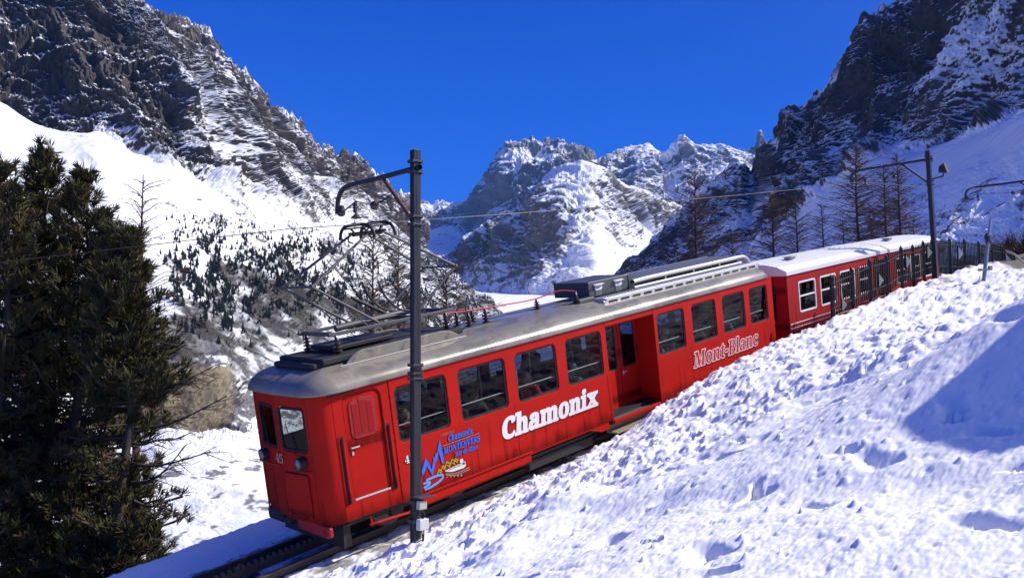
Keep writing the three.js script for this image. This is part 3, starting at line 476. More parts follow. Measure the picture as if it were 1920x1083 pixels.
// ---------------------------------------------------------------- bare larches
function larch(name, label, cat, group, base, height, o) {
  const r = rng(o.seed), t = thing(name, label, cat, base, group);
  const R = o.trunk ?? height * 0.013 + 0.02, cv = new THREE.CatmullRomCurve3([V(0, -0.3, 0), V(0.05 * (r() - 0.5), height * 0.33, 0.1 * (r() - 0.5)), V(0.15 * (r() - 0.5), height * 0.66, 0.1 * (r() - 0.5)), V(0, height, 0)]);
  const parts = []; for (let i = 0; i < 12; i++) parts.push(bar(cv.getPoint(i / 12), cv.getPoint((i + 1) / 12), lerp(R * 1.05, 0.012, (i / 12) ** 0.8), 7, lerp(R * 1.05, 0.012, ((i + 1) / 12) ** 0.8)));
  mesh('trunk', parts, larchBark, t);
  const pos = [];
  const stick = (a, b, r0, r1) => {
    const d = b.clone().sub(a), s = V(0.3, 0.7, -0.5).cross(d).normalize(), q = s.clone().cross(d).normalize(), A = [], B = [];
    for (let k = 0; k < 3; k++) { const th = k * 2.094, v = s.clone().multiplyScalar(Math.cos(th)).addScaledVector(q, Math.sin(th)); A.push(a.clone().addScaledVector(v, r0)); B.push(b.clone().addScaledVector(v, r1)); }
    for (let k = 0; k < 3; k++) { const n = (k + 1) % 3; for (const p of [A[k], A[n], B[k], B[k], A[n], B[n]]) pos.push(p.x, p.y, p.z); }
  };
  const n = Math.round((o.n ?? 90) * 1.5), lo = o.low ?? 0.18;
  for (let k = 0; k < n; k++) {
    const f = lerp(lo, 0.985, (k + r()) / n), L = (o.spread ?? 0.19) * 1.25 * height * (Math.sin(Math.PI * clamp((1 - f) * 0.9 + 0.06)) ** 0.6 * 0.55 + 0.75 * (1 - f)) * (0.45 + 0.75 * r()), a = r() * 6.283, p = cv.getPoint(f);
    const drop = lerp(0.28, -0.35, f); let prev = p;
    for (let q = 1; q <= 4; q++) {
      const u = q / 4, np = p.clone().add(V(Math.cos(a) * L * u, -L * drop * Math.sin(u * 2.3) * 0.9 + L * 0.22 * u * u, Math.sin(a) * L * u)).add(V((r() - .5) * .05 * L, (r() - .5) * .09 * L, (r() - .5) * .05 * L));
      stick(prev, np, lerp(0.022, 0.006, (q - 1) / 4) * (o.thick ?? 1) * 0.85, lerp(0.022, 0.006, u) * (o.thick ?? 1) * 0.85);
      const tw = (o.twigs ?? 3) + 1;
      for (let w = 0; w < tw; w++) {
        const st = prev.clone().lerp(np, r()), b = a + (r() < 0.5 ? 1 : -1) * (0.5 + 0.7 * r()), l = L * (0.12 + 0.22 * r()) * (1.15 - u * 0.6);
        const en = st.clone().add(V(Math.cos(b) * l, (r() - 0.62) * l * 0.9, Math.sin(b) * l)); stick(st, en, 0.0065 * (o.thick ?? 1) * 0.85, 0.004 * (o.thick ?? 1) * 0.85);
        const st2 = st.clone().lerp(en, 0.3 + 0.5 * r()), b2 = b + (r() - 0.5) * 1.8; stick(st2, st2.clone().add(V(Math.cos(b2) * l * 0.5, (r() - 0.6) * l * 0.5, Math.sin(b2) * l * 0.5)), 0.005 * (o.thick ?? 1) * 0.85, 0.0035 * (o.thick ?? 1) * 0.85);
      }
      prev = np;
    }
  }
  const g = new THREE.BufferGeometry(); g.setAttribute('position', new THREE.BufferAttribute(new Float32Array(pos), 3)); g.computeVertexNormals();
  mesh('crown', g, larchTwig, t);
  return t;
}
const LG = 'bare larches behind the train';
for (const [px, ty, dp, label, o] of [
  [268, 318, 25, 'slender bare larch rising behind the stone pines', { seed: 201, n: 80, spread: 0.13, low: 0.45, twigs: 2 }],
  [700, 418, 27, 'bare larch seen through the pantograph, nearer its left arm', { seed: 202, n: 120, spread: 0.15, low: 0.3, trunk: 0.10 }],
  [747, 412, 30, 'bare larch just left of the near catenary mast', { seed: 203, n: 110, spread: 0.14, low: 0.3, trunk: 0.09 }],
  [836, 470, 29, 'low bushy bare larch right of the near mast behind the pantograph', { seed: 216, n: 130, spread: 0.22, low: 0.2, trunk: 0.06 }],
  [1303, 316, 34, 'solitary broad bare larch behind the railcar roof vents', { seed: 204, n: 100, spread: 0.21, low: 0.22 }],
  [1372, 425, 36, 'short bare larch beside the solitary broad larch', { seed: 205, n: 80, spread: 0.24, low: 0.1 }],
  [1445, 352, 37, 'bare larch above the gap between railcar and first carriage', { seed: 206, n: 105, spread: 0.2, low: 0.2 }],
  [1490, 358, 39, 'bare larch over the front of the first carriage', { seed: 207, n: 105, spread: 0.19, low: 0.2 }],
  [1540, 375, 37, 'thin bare larch over the middle of the first carriage', { seed: 208, n: 60, spread: 0.15, low: 0.2 }],
  [1580, 405, 41, 'small bare larch left of the tallest larch', { seed: 209, n: 60, spread: 0.17, low: 0.1 }],
  [1605, 268, 38, 'tallest bare larch under the far catenary arm', { seed: 210, n: 150, spread: 0.2, low: 0.15, thick: 1.15 }],
  [1657, 300, 40, 'bare larch between the tallest larch and the far mast', { seed: 211, n: 110, spread: 0.17, low: 0.15 }],
  [1682, 285, 38, 'bare larch just left of the far catenary mast', { seed: 212, n: 110, spread: 0.18, low: 0.15 }],
  [1712, 400, 42, 'low bare larch close behind the far catenary mast', { seed: 213, n: 60, spread: 0.2, low: 0.1 }],
  [1630, 380, 43, 'low bushy bare larch among the tall ones behind the second carriage', { seed: 214, n: 70, spread: 0.22, low: 0.1 }],
]) { const [b, h] = footTop(px, ty, dp); larch('larch_tree', label, 'tree', LG, b, h, o); }
{
  // dead branches that reach to the right of the slim pine
  const r = rng(88), p0 = at(243, 690, 18.5), t = scene.children.filter((q) => q.name.startsWith('stone_pine')).pop(), limbs = [];
  const local = (px, py, dd = 18.5) => at(px, py, dd).sub(t.position);
  for (const [y0, x1, y1, x2, y2] of [[745, 330, 720, 395, 690], [800, 330, 790, 425, 742], [742, 300, 728, 345, 715], [868, 320, 868, 395, 846], [905, 300, 890, 350, 832], [830, 290, 826, 340, 822], [655, 280, 640, 360, 655], [935, 300, 950, 345, 968]]) {
    const a = local(243, y0), b = local(x1, y1, 18.3), e = local(x2, y2, 18.1 + 0.5 * r());
    const cv = new THREE.CatmullRomCurve3([a, a.clone().lerp(b, 0.5).add(V(0, -0.06, 0)), b, e]);
    for (let i = 0; i < 8; i++) limbs.push(bar(cv.getPoint(i / 8), cv.getPoint((i + 1) / 8), lerp(0.04, 0.012, i / 8), 5, lerp(0.04, 0.012, (i + 1) / 8)));
    for (let k = 0; k < 16; k++) {
      const u = 0.25 + 0.72 * r(), s = cv.getPoint(u), l = 0.2 + 0.45 * r(), q = s.clone().add(V(l * (0.3 + 0.7 * r()), l * (r() - 0.42), (r() - 0.5) * l));
      limbs.push(bar(s, q, 0.012, 4, 0.006)); const w = q.clone().add(V((r()) * 0.3, (r() - 0.4) * 0.25, (r() - 0.5) * 0.2)); limbs.push(bar(q, w, 0.007, 3, 0.004));
      const m2 = s.clone().lerp(q, 0.6); limbs.push(bar(m2, m2.clone().add(V(0.2 * r(), (r() - 0.5) * 0.3, 0.1)), 0.006, 3, 0.004));
    }
  }
  mesh('dead_branch', limbs, barkMat, t);
}
// ---------------------------------------------------------------- materials of the train
const noiseTex = (w, h, f, seed = 1) => { const d = new Uint8Array(w * h * 4); for (let y = 0; y < h; y++) for (let x = 0; x < w; x++) { const v = f(x / w, y / h, seed); const o = (y * w + x) * 4; d[o] = v[0]; d[o + 1] = v[1]; d[o + 2] = v[2]; d[o + 3] = 255; } const t = new THREE.DataTexture(d, w, h); t.wrapS = t.wrapT = THREE.RepeatWrapping; t.magFilter = THREE.LinearFilter; t.minFilter = THREE.LinearMipmapLinearFilter; t.generateMipmaps = true; t.needsUpdate = true; return t; };
const tor = (x, y, f, s) => { const a = x * 6.2832, b = y * 6.2832, q = f / 6.2832; return fbm(Math.cos(a) * q + s, Math.sin(a) * q, Math.cos(b) * q, 4) * 0.6 + fbm(Math.cos(b) * q + s, Math.sin(b) * q + 7, Math.sin(a) * q, 4) * 0.6; };
const roughTex = noiseTex(256, 256, (x, y) => { const v = clamp(0.62 + 0.5 * tor(x, y, 5, 3)) * 255; return [v, v, v]; });
const roofTex = noiseTex(512, 256, (x, y) => { const v = clamp(0.86 + 0.10 * tor(x, y, 4, 9) - 0.12 * sstep(0.1, 0.45, tor(x, y, 11, 5)) + 0.06 * noise(x * 300, y * 12, 3)); return [v * 250, v * 244, v * 232]; });
roofTex.colorSpace = THREE.SRGBColorSpace;
const redTex = noiseTex(1024, 256, (x, y) => {          // u over 16 m of side, v over 2.4 m of height: grime at the sills, drips, panel joints
  const s = x * 16 - 2, t = 0.6 + y * 2.4, n = tor(x * 3, y, 6, 19), drip = sstep(0.15, 0.5, fbm(s * 9, t * 0.7, 3, 3)) * (1 - sstep(1.2, 1.9, t));
  let v = 0.97 + 0.05 * n - 0.16 * drip - 0.30 * sstep(1.12, 0.82, t + 0.10 * fbm(s * 3, 2, 5, 3)) - 0.08 * sstep(2.85, 2.95, t);
  for (const j of [0.36, 2.65, 5.38, 8.5, 11.12]) v -= 0.35 * (Math.abs(s - j) < 0.009 ? 1 : 0) * (t < 1.85 ? 1 : 0);
  const dg = 0.05 * sstep(1.3, 0.8, t); return [clamp(v) * 255, clamp(v + dg) * 250, clamp(v + dg) * 250];
});
redTex.colorSpace = THREE.SRGBColorSpace;
const redPaint = phy(0.52, 0.016, 0.009, { roughness: 0.5, specularIntensity: 0.2, map: redTex });
const carriageRed = phy(0.40, 0.016, 0.014, { roughness: 0.55, specularIntensity: 0.35, map: redTex });
const redDark = phy(0.36, 0.012, 0.010, { roughness: 0.5 });
const roofMetal = std(0.40, 0.375, 0.32, 0.42, 0.1, { map: roofTex, roughnessMap: roughTex });
const roofWhite = std(0.74, 0.73, 0.70, 0.55), alu = std(0.58, 0.575, 0.55, 0.45, 0.25), aluDull = std(0.36, 0.36, 0.35, 0.5, 0.4);
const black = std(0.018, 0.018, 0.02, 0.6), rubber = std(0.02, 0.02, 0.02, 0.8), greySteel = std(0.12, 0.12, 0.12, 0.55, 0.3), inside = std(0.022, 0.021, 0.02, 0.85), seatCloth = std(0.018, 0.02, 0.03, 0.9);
const glass = phy(0.52, 0.55, 0.55, { roughness: 0.02, transmission: 1, thickness: 0, ior: 1.5, specularIntensity: 0.5 });
const insulMat = phy(0.045, 0.024, 0.018, { roughness: 0.25, clearcoat: 0.5 }), cableRed = std(0.5, 0.04, 0.03, 0.5), whitePaint = std(0.78, 0.77, 0.74, 0.5);
function decal(w, h, draw, name, x, y, z, sx, sy, parent, m4) { // flat print
  const cv = document.createElement('canvas'); cv.width = w; cv.height = h; const g = cv.getContext('2d'); g.clearRect(0, 0, w, h); draw(g, w, h);
  const t = new THREE.CanvasTexture(cv); t.colorSpace = THREE.SRGBColorSpace; t.magFilter = THREE.LinearFilter;
  const geo = new THREE.PlaneGeometry(sx, sy); if (m4) geo.applyMatrix4(m4); geo.translate(x, y, z);
  const m = mesh(name, geo, new THREE.MeshStandardMaterial({ map: t, transparent: true, alphaTest: 0.4, roughness: 0.5 }), parent); return m;
}
const basis = new THREE.Matrix4().makeBasis(D, U, C);
const trainQ = new THREE.Quaternion().setFromRotationMatrix(basis);

// ---------------------------------------------------------------- the railcar: built in (s along, t up, w across) and moved to its base
const car = thing('railcar', 'red electric railcar at the head of the train with grey roof and pantograph', 'railcar', trk(5, 0.35, -1.2));
car.quaternion.copy(trainQ);
const cm = (name, geoms, mat, parent = car) => mesh(name, (Array.isArray(geoms) ? geoms : [geoms]).map((g) => clean(g).translate(-5, -0.35, 1.2)), mat, parent);
const uvScale = (g, k) => { const u = g.attributes.uv; for (let i = 0; i < u.count; i++) u.setXY(i, u.getX(i) * k, u.getY(i) * k); return g; };
const frontWin = [[0.0, 1.1], [1.38, 2.52], [2.79, 3.91], [4.2, 5.3]], rearWin = [[7.27, 8.32], [8.64, 9.66], [9.97, 10.99], [11.25, 12.14]];
const T0 = 1.87, T1 = 2.79, PB = 0.016;
const hole = (sh, a, b, t0 = T0, t1 = T1, r = 0.1) => sh.holes.push(rrect(a, t0, b, t1, r, THREE.Path));
const poly = (...p) => { const s = new THREE.Shape(); s.moveTo(p[0], p[1]); for (let i = 2; i < p.length; i += 2) s.lineTo(p[i], p[i + 1]); s.closePath(); return s; };
const sideUV = (g) => { const u = g.attributes.uv; for (let i = 0; i < u.count; i++) u.setXY(i, (u.getX(i) + 2) / 16, (u.getY(i) - 0.6) / 2.4); return g; };
function sidePanel(sh, w, thick = 0.05) { return sideUV(extr(sh, thick - 2 * PB < 0.004 ? 0.004 : thick - 2 * PB, PB).translate(0, 0, w - thick + PB)); }
const bodyParts = [];
{
  const A = poly(-0.1, 0.86, 5.48, 0.86, 5.48, 2.97, -0.1, 2.97); frontWin.forEach(([a, b]) => hole(A, a, b)); bodyParts.push(sidePanel(A, 0.0));
  const B = poly(7.15, 0.6, 12.44, 0.6, 12.44, 2.97, 7.15, 2.97); rearWin.forEach(([a, b]) => hole(B, a, b)); bodyParts.push(sidePanel(B, 0.0));
  bodyParts.push(box(6.315, 2.9, -0.026, 1.66, 0.14, 0.05));                                     // over the doorway
  const F = poly(-0.1, 0.86, 12.44, 0.86, 12.44, 2.97, -0.1, 2.97); [...frontWin, ...rearWin, [5.7, 6.8]].forEach(([a, b]) => hole(F, a, b)); bodyParts.push(sidePanel(F, -2.35));
  // cab sides lean in towards the front; the near one carries the crew door
  const cabSide = (sgn) => {
    const S = poly(-1.1, 0.88, -0.048, 0.88, -0.048, 2.97, -1.1, 2.97);
    if (sgn > 0) hole(S, -0.90, -0.22, 1.17, 2.86, 0.12); else hole(S, -0.88, -0.24, 1.95, 2.75, 0.1);
    const g = sideUV(extr(S, 0.004, 0.02)).translate(0, 0, -0.024); g.rotateY(-0.075 * sgn); return g.translate(-0.052, 0, sgn > 0 ? 0 : -2.4 + 0.02);
  };
  bodyParts.push(cabSide(1), cabSide(-1));
  // rounded corners
  const corner = (sgn, t0, t1, grow = 0) => {
    const m = 10, P = new Float32Array((m + 1) * 2 * 3), a = [-1.135, -0.085 + grow], b = [-1.40 - grow, -0.10 + grow], e = [-1.425 - grow, -0.37];
    for (let i = 0; i <= m; i++) { const q = i / m, s = (1 - q) ** 2 * a[0] + 2 * q * (1 - q) * b[0] + q * q * e[0], w = (1 - q) ** 2 * a[1] + 2 * q * (1 - q) * b[1] + q * q * e[1]; for (let k = 0; k < 2; k++) { const o = (k * (m + 1) + i) * 3; P[o] = s; P[o + 1] = k ? t0 : t1; P[o + 2] = sgn > 0 ? w : -2.4 - w; } }
    const cg = rows(m + 1, 2, P, { flip: sgn > 0 }), cu = new Float32Array((m + 1) * 4); for (let i = 0; i < (m + 1) * 2; i++) { cu[i * 2] = (i % (m + 1)) / m * 0.02 + 0.03; cu[i * 2 + 1] = (P[i * 3 + 1] - 0.6) / 2.4; } cg.setAttribute('uv', new THREE.BufferAttribute(cu, 2)); return cg;
  };
  bodyParts.push(corner(1, 0.88, 2.97), corner(-1, 0.88, 2.97));
  // the two flat halves of the front, meeting at a slight point
  const L = Math.hypot(0.105, 0.83), half = (sgn) => {
    const S = poly(0, 0.88, L, 0.88, L, 2.97, 0, 2.97);
    if (sgn > 0) hole(S, 0.07, 0.75, 2.04, 2.76, 0.08); else hole(S, L - 0.75, L - 0.07, 2.04, 2.76, 0.08);
    const g = sideUV(extr(S, 0.004, 0.02)).translate(0, 0, -0.024), X = sgn > 0 ? V(0.105, 0, 0.83).normalize() : V(-0.105, 0, 0.83).normalize(), Z = V(-X.z, 0, X.x);
    g.applyMatrix4(new THREE.Matrix4().makeBasis(X, V(0, 1, 0), Z)); return sgn > 0 ? g.translate(-1.53, 0, -1.2) : g.translate(-1.425, 0, -2.03);
  };
  bodyParts.push(half(1), half(-1));
  // back end, doorway walls
  bodyParts.push(box(12.46, 1.78, -1.2, 0.05, 2.36, 2.34, 0.02), box(5.455, 1.85, -0.30, 0.045, 2.2, 0.5), box(7.172, 1.78, -0.27, 0.045, 2.35, 0.5));
  cm('body', bodyParts, redPaint);
}
const bodyMesh = car.children[car.children.length - 1];
// raised band round the front at waist height, hatch, bumper plate
cm('waist_trim', [box(-1.49, 1.74, -0.78, 0.02, 0.018, 0.84).rotateY(0), box(-1.49, 1.74, -1.62, 0.02, 0.018, 0.84)], redDark);
{
  const hatch = cm('hatch', [box(0, 0, 0, 0.62, 0.72, 0.02, 0.008).rotateY(-Math.PI / 2 + 0.125).translate(-1.505, 1.32, -0.83)], redPaint);
  const bolts = []; for (const y of [1.0, 1.3, 1.62]) for (const w of [-0.56, -1.1]) bolts.push(box(-1.50 - (w < -0.8 ? 0.045 : -0.02), y, w, 0.035, 0.03, 0.03, 0.008));
  cm('bolt', bolts, redDark, hatch);
}
cm('bumper', [box(-1.415, 0.79, -0.66, 0.05, 0.19, 0.9, 0.015).rotateY(0), box(-1.40, 0.79, -0.24, 0.08, 0.16, 0.2, 0.03)], redDark);
cm('snow_plough', [extr(poly(-0.05, 0.42, 0.1, 0.42, 0.1, 0.80, -0.02, 0.80), 1.9).translate(-1.10, 0, -2.15), box(-1.45, 0.80, -1.35, 0.14, 0.12, 0.2, 0.04), box(-1.40, 0.80, -1.85, 0.12, 0.22, 0.5, 0.05)], black);
for (const w of [-0.60, -1.80]) {
  const hl = cm('headlight', [new THREE.CylinderGeometry(0.095, 0.105, 0.12, 24).rotateZ(Math.PI / 2).translate(-1.50, 1.88, w), new THREE.TorusGeometry(0.09, 0.016, 8, 24).rotateY(Math.PI / 2).translate(-1.56, 1.88, w)], black);
  cm('lens', new THREE.SphereGeometry(0.17, 18, 8, 0, 6.284, 0, 0.5).rotateZ(Math.PI / 2).translate(-1.425, 1.88, w), phy(0.16, 0.18, 0.15, { roughness: 0.1, clearcoat: 1 }), hl);
}
for (const sgn of [1, -1]) {
  const X = sgn > 0 ? V(0.105, 0, 0.83).normalize() : V(-0.105, 0, 0.83).normalize(), Z = V(-X.z, 0, X.x), m4 = new THREE.Matrix4().makeBasis(X, V(0, 1, 0), Z), L = Math.hypot(0.105, 0.83), a0 = sgn > 0 ? 0.07 : L - 0.75, a1 = a0 + 0.68, base = sgn > 0 ? V(-1.53, 0, -1.2) : V(-1.425, 0, -2.03);
  const mv = (g) => g.applyMatrix4(m4).translate(base.x, base.y, base.z);
  const wd = cm('front_window', mv(ringFrame(a0 + 0.004, 2.044, a1 - 0.004, 2.756, 0.08, 0.035, 0.03, 0.005).translate(0, 0, -0.035)), rubber);
  cm('pane', mv(new THREE.ShapeGeometry(rrect(a0 + 0.03, 2.07, a1 - 0.03, 2.73, 0.06)).translate(0, 0, -0.02)), glass, wd);
  cm('wiper', mv(bar(V(a0 + 0.34, 2.0, 0.02), V(a0 + 0.2, 2.5, 0.015), 0.008, 5)), black, wd);
}
decal(128, 128, (g) => { g.font = 'bold 92px serif'; g.textAlign = 'center'; g.fillStyle = '#b9a184'; g.fillText('45', 64, 96); }, 'number', -1.56 - 5, 1.9 - 0.35, -1.2 + 1.2, 0.3, 0.3, car, new THREE.Matrix4().makeRotationY(-Math.PI / 2));
// crew door in the near cab side
{
  const R = (g) => g.rotateY(-0.075).translate(-0.052, 0, -0.022);
  const door = cm('crew_door', R(extr(rrect(-0.895, 1.175, -0.225, 2.855, 0.115), 0.02, 0.008).translate(0, 0, -0.03)), redPaint);
  cm('louvre_panel', [R(extr(rrect(-0.80, 2.14, -0.32, 2.78, 0.12), 0.008, 0.004).translate(0, 0, 0.0)), ...[-0.69, -0.56, -0.43].map((x, i) => R(box(x, 2.45 + (i === 1 ? 0.05 : 0), 0.012, 0.12, i === 1 ? 0.60 : 0.52, 0.012, 0.004)))], redDark, door);
  const sl = []; for (const [i, x] of [-0.69, -0.56, -0.43].entries()) for (let k = 0; k < 26; k++) sl.push(R(box(x, 2.2 + k * 0.02 + (i === 1 ? 0.03 : 0), 0.019, 0.10, 0.008, 0.006)));
  cm('slat', sl, redPaint, door).userData.kind = 'stuff';
  cm('handle', [R(bar(V(-0.84, 2.02, 0.03), V(-0.70, 2.02, 0.03), 0.012)), R(bar(V(-0.84, 2.02, 0.0), V(-0.84, 2.02, 0.03), 0.012)), R(box(-0.82, 1.93, 0.01, 0.03, 0.06, 0.01))], alu, door);
  cm('kick_strip', R(box(-0.56, 1.19, 0.012, 0.66, 0.03, 0.02, 0.005)), alu, door);
  for (const x of [-1.00, -0.145]) {
    const sx = cm('grip_recess', R(box(x, 1.70, 0.0225, 0.10, 1.1, 0.006)), rubber);
    cm('grab_rail', [R(bar(V(x + 0.02, 1.17, 0.04), V(x + 0.02, 2.23, 0.04), 0.017)), R(box(x - 0.05, 1.7, 0.024, 0.016, 1.12, 0.02, 0.004))], redPaint, sx);
  }
}
// side windows
for (const [wn, side] of [[frontWin, 1], [rearWin, 1], [[...frontWin, ...rearWin, [5.7, 6.8]], -1]]) for (const [a, b] of wn) {
  const z = side > 0 ? -0.045 : -2.388, f = cm('window', ringFrame(a + 0.003, T0 + 0.003, b - 0.003, T1 - 0.003, 0.1, 0.028, 0.022, 0.004).translate(0, 0, z), rubber);
  cm('pane', new THREE.ShapeGeometry(rrect(a + 0.02, T0 + 0.02, b - 0.02, T1 - 0.02, 0.09)).translate(0, 0, z + 0.012), glass, f);
  if (side > 0) cm('window_bar', bar(V(a + 0.01, 2.14, -0.075), V(b - 0.01 - 0.15 * (a > 6 ? 1 : 0), 2.14, -0.075), 0.012, 8), alu, f);
}
{ const z = -2.36, f = cm('window', ringFrame(-0.93, 1.955, -0.30, 2.745, 0.1, 0.03, 0.02).rotateY(0.075).translate(-0.0, 0, z), rubber); cm('pane', new THREE.ShapeGeometry(rrect(-0.91, 1.97, -0.32, 2.73, 0.08)).rotateY(0.075).translate(0, 0, z), glass, f); }
// passenger doors in the recess
for (const [a, b, i] of [[5.49, 6.46, 0], [6.47, 7.145, 1]]) {
  const S = poly(a, 0.86, b, 0.86, b, 2.82, a, 2.82); S.holes.push(rrect(a + (i ? 0.08 : 0.32), 1.72, b - 0.09, 2.72, 0.09, THREE.Path));
  const d = cm('passenger_door', extr(S, 0.012, 0.008).translate(0, 0, -0.53), redPaint);
  const f = cm('door_window', ringFrame(a + (i ? 0.082 : 0.322), 1.722, b - 0.092, 2.718, 0.09, 0.03, 0.018).translate(0, 0, -0.53), rubber, d);
  cm('pane', new THREE.ShapeGeometry(rrect(a + (i ? 0.1 : 0.34), 1.74, b - 0.11, 2.70, 0.07)).translate(0, 0, -0.522), glass, f);
  if (i) cm('handle', [box(a + 0.05, 1.62, -0.49, 0.04, 0.09, 0.02, 0.006), bar(V(a + 0.05, 1.63, -0.47), V(a + 0.14, 1.63, -0.47), 0.01)], alu, d);
}
{
  const tread = std(0.42, 0.36, 0.24, 0.6, 0.3), st = cm('door_step', [box(6.315, 0.79, -0.28, 1.64, 0.04, 0.46)], greySteel);
  cm('sill', box(6.315, 0.80, -0.03, 1.66, 0.09, 0.05, 0.01), redPaint, st); cm('tread_plate', [box(6.315, 0.56, -0.12, 1.64, 0.03, 0.3), box(6.315, 0.68, -0.25, 1.64, 0.22, 0.02)], tread, st);
  const dots = []; for (let i = 0; i < 27; i++) for (let k = 0; k < 4; k++) dots.push(box(5.54 + i * 0.06 + (k % 2) * 0.03, 0.578, -0.02 - k * 0.06, 0.03, 0.008, 0.012)); cm('tread_grip', dots, tread, st).userData.kind = 'stuff';
}
// skirts and running gear
cm('skirt', [box(1.62, 0.77, -0.035, 2.66, 0.20, 0.04, 0.008), box(1.62, 0.875, -0.01, 2.7, 0.03, 0.06, 0.008), extr(poly(2.95, 0.87, 5.3, 0.87, 5.3, 0.70, 5.05, 0.70, 4.7, 0.82, 2.95, 0.82), 0.03).translate(0, 0, -0.05)], redPaint);
cm('underframe', [box(5.4, 0.82, -1.2, 12.8, 0.14, 1.9), box(4.0, 0.6, -0.45, 1.9, 0.32, 0.5, 0.02), box(4.0, 0.6, -1.95, 1.9, 0.32, 0.5, 0.02), bar(V(3.0, 0.74, -0.14), V(5.2, 0.74, -0.14), 0.03), bar(V(3.1, 0.62, -0.2), V(5.0, 0.62, -0.2), 0.025)], black);
cm('drain_pipe', [bar(V(-0.75, 0.72, -0.05), V(0.1, 0.66, -0.04), 0.025), bar(V(0.1, 0.66, -0.04), V(0.14, 0.86, -0.04), 0.02), bar(V(-0.72, 0.84, -0.06), V(-0.7, 0.68, -0.06), 0.02)], redPaint);
for (const sb of [0.75, 10.2]) {
  const bg = cm('bogie', [box(sb, 0.72, -0.42, 2.3, 0.14, 0.08, 0.02), box(sb, 0.72, -1.98, 2.3, 0.14, 0.08, 0.02), box(sb, 0.72, -1.2, 0.4, 0.2, 1.6)], black);
  for (const ds of [-0.75, 0.75]) for (const w of [-0.65, -1.75]) {
    const pr = [[0.03, -0.06], [0.33, -0.06], [0.37, -0.05], [0.37, -0.02], [0.34, 0.0], [0.34, 0.06], [0.30, 0.07], [0.28, 0.03], [0.1, 0.02], [0.09, 0.1], [0.03, 0.1]].map(([x, y]) => new THREE.Vector2(x, y));
    cm('wheel', new THREE.LatheGeometry(pr, 28).rotateX(Math.PI / 2).translate(sb + ds, 0.70, w), greySteel, bg);
    cm('axle_box', box(sb + ds, 0.70, w > -1.2 ? -0.40 : -2.0, 0.26, 0.24, 0.14, 0.03), black, bg);
  }
}
// roof: rings of a rounded rectangle drawn in and up, closing over the ridge
function roofShell(s0, s1, w0, w1, cr, prof, bow = 0) {
  const n = 12, outline = (e) => {
    const p = [], r = Math.max(cr - e, 0.012), S0 = s0 + e, S1 = s1 - e, W0 = w0 + e, W1 = w1 - e, seg = (x0, z0, x1, z1, m) => { for (let i = 0; i < m; i++) p.push([lerp(x0, x1, i / m), lerp(z0, z1, i / m)]); };
    const arc = (cx, cz, a0) => { for (let i = 0; i < n; i++) { const a = a0 + (i / n) * Math.PI / 2; p.push([cx + r * Math.cos(a), cz + r * Math.sin(a)]); } };
    seg(S0 + r, W1, S1 - r, W1, 30); p.length && 0; arc2(S1 - r, W1 - r, Math.PI / 2, -1); seg(S1, W1 - r, S1, W0 + r, 10); arc2(S1 - r, W0 + r, 0, -1); seg(S1 - r, W0, S0 + r, W0, 30); arc2(S0 + r, W0 + r, -Math.PI / 2, -1); seg(S0, W0 + r, S0, W1 - r, 10); arc2(S0 + r, W1 - r, Math.PI, -1);
    function arc2(cx, cz, a0, sg) { for (let i = 0; i < n; i++) { const a = a0 + sg * (i / n) * Math.PI / 2; p.push([cx + r * Math.cos(a), cz + r * Math.sin(a)]); } }
    const mid = (w0 + w1) / 2, hw = (w1 - w0) / 2;
    return p.map(([s, w]) => [s - bow * Math.max(0, 1 - ((w - mid) / hw) ** 2) * clamp((s0 + 1.4 - s) / 1.4), w]);
  };
  const R = prof.map(([e, t]) => outline(e).map(([s, w]) => [s, t, w])), m = R[0].length + 1, P = new Float32Array(m * R.length * 3);
  R.forEach((ring, j) => { for (let i = 0; i < m; i++) { const q = ring[i % (m - 1)]; P.set(q, ((R.length - 1 - j) * m + i) * 3); } });
  const g = rows(m, R.length, P), uv = new Float32Array(m * R.length * 2); for (let i = 0; i < m * R.length; i++) { uv[i * 2] = P[i * 3] * 0.16; uv[i * 2 + 1] = P[i * 3 + 2] * 0.4; } g.setAttribute('uv', new THREE.BufferAttribute(uv, 2)); return g;
}
const roof = cm('roof', roofShell(-1.46, 12.52, -2.43, 0.03, 0.42, [[0.03, 2.955], [0.0, 2.96], [0.0, 2.985], [0.012, 3.03], [0.035, 3.075], [0.075, 3.125], [0.13, 3.17], [0.2, 3.21], [0.29, 3.245], [0.42, 3.28], [0.65, 3.32], [0.95, 3.35], [1.2, 3.36]], 0.10), roofMetal);
cm('gutter', [box(5.7, 2.962, 0.012, 12.9, 0.022, 0.03, 0.008)], redDark, roof);
{
  const hump = cm('roof_platform', [box(0.55, 3.385, -1.2, 3.0, 0.11, 1.42, 0.03), box(-0.85, 3.33, -1.2, 0.5, 0.10, 1.3, 0.04)], std(0.022, 0.022, 0.022, 0.75));
  const S = new THREE.Shape(); S.moveTo(-0.62, 3.25); S.quadraticCurveTo(-0.45, 3.46, -0.2, 3.475); S.lineTo(1.45, 3.475); S.quadraticCurveTo(1.75, 3.46, 1.95, 3.25); S.closePath();
  for (const w of [-0.43, -2.0]) cm('fairing', extr(S, 0.03, 0.01).translate(0, 0, w), roofMetal, hump);
  cm('equipment_box', [box(0.1, 3.52, -1.2, 1.2, 0.08, 0.8, 0.02)], black, hump);
  cm('seam', [bar(V(-0.7, 3.285, -0.38), V(2.0, 3.285, -0.38), 0.012, 6)], aluDull, hump);
}
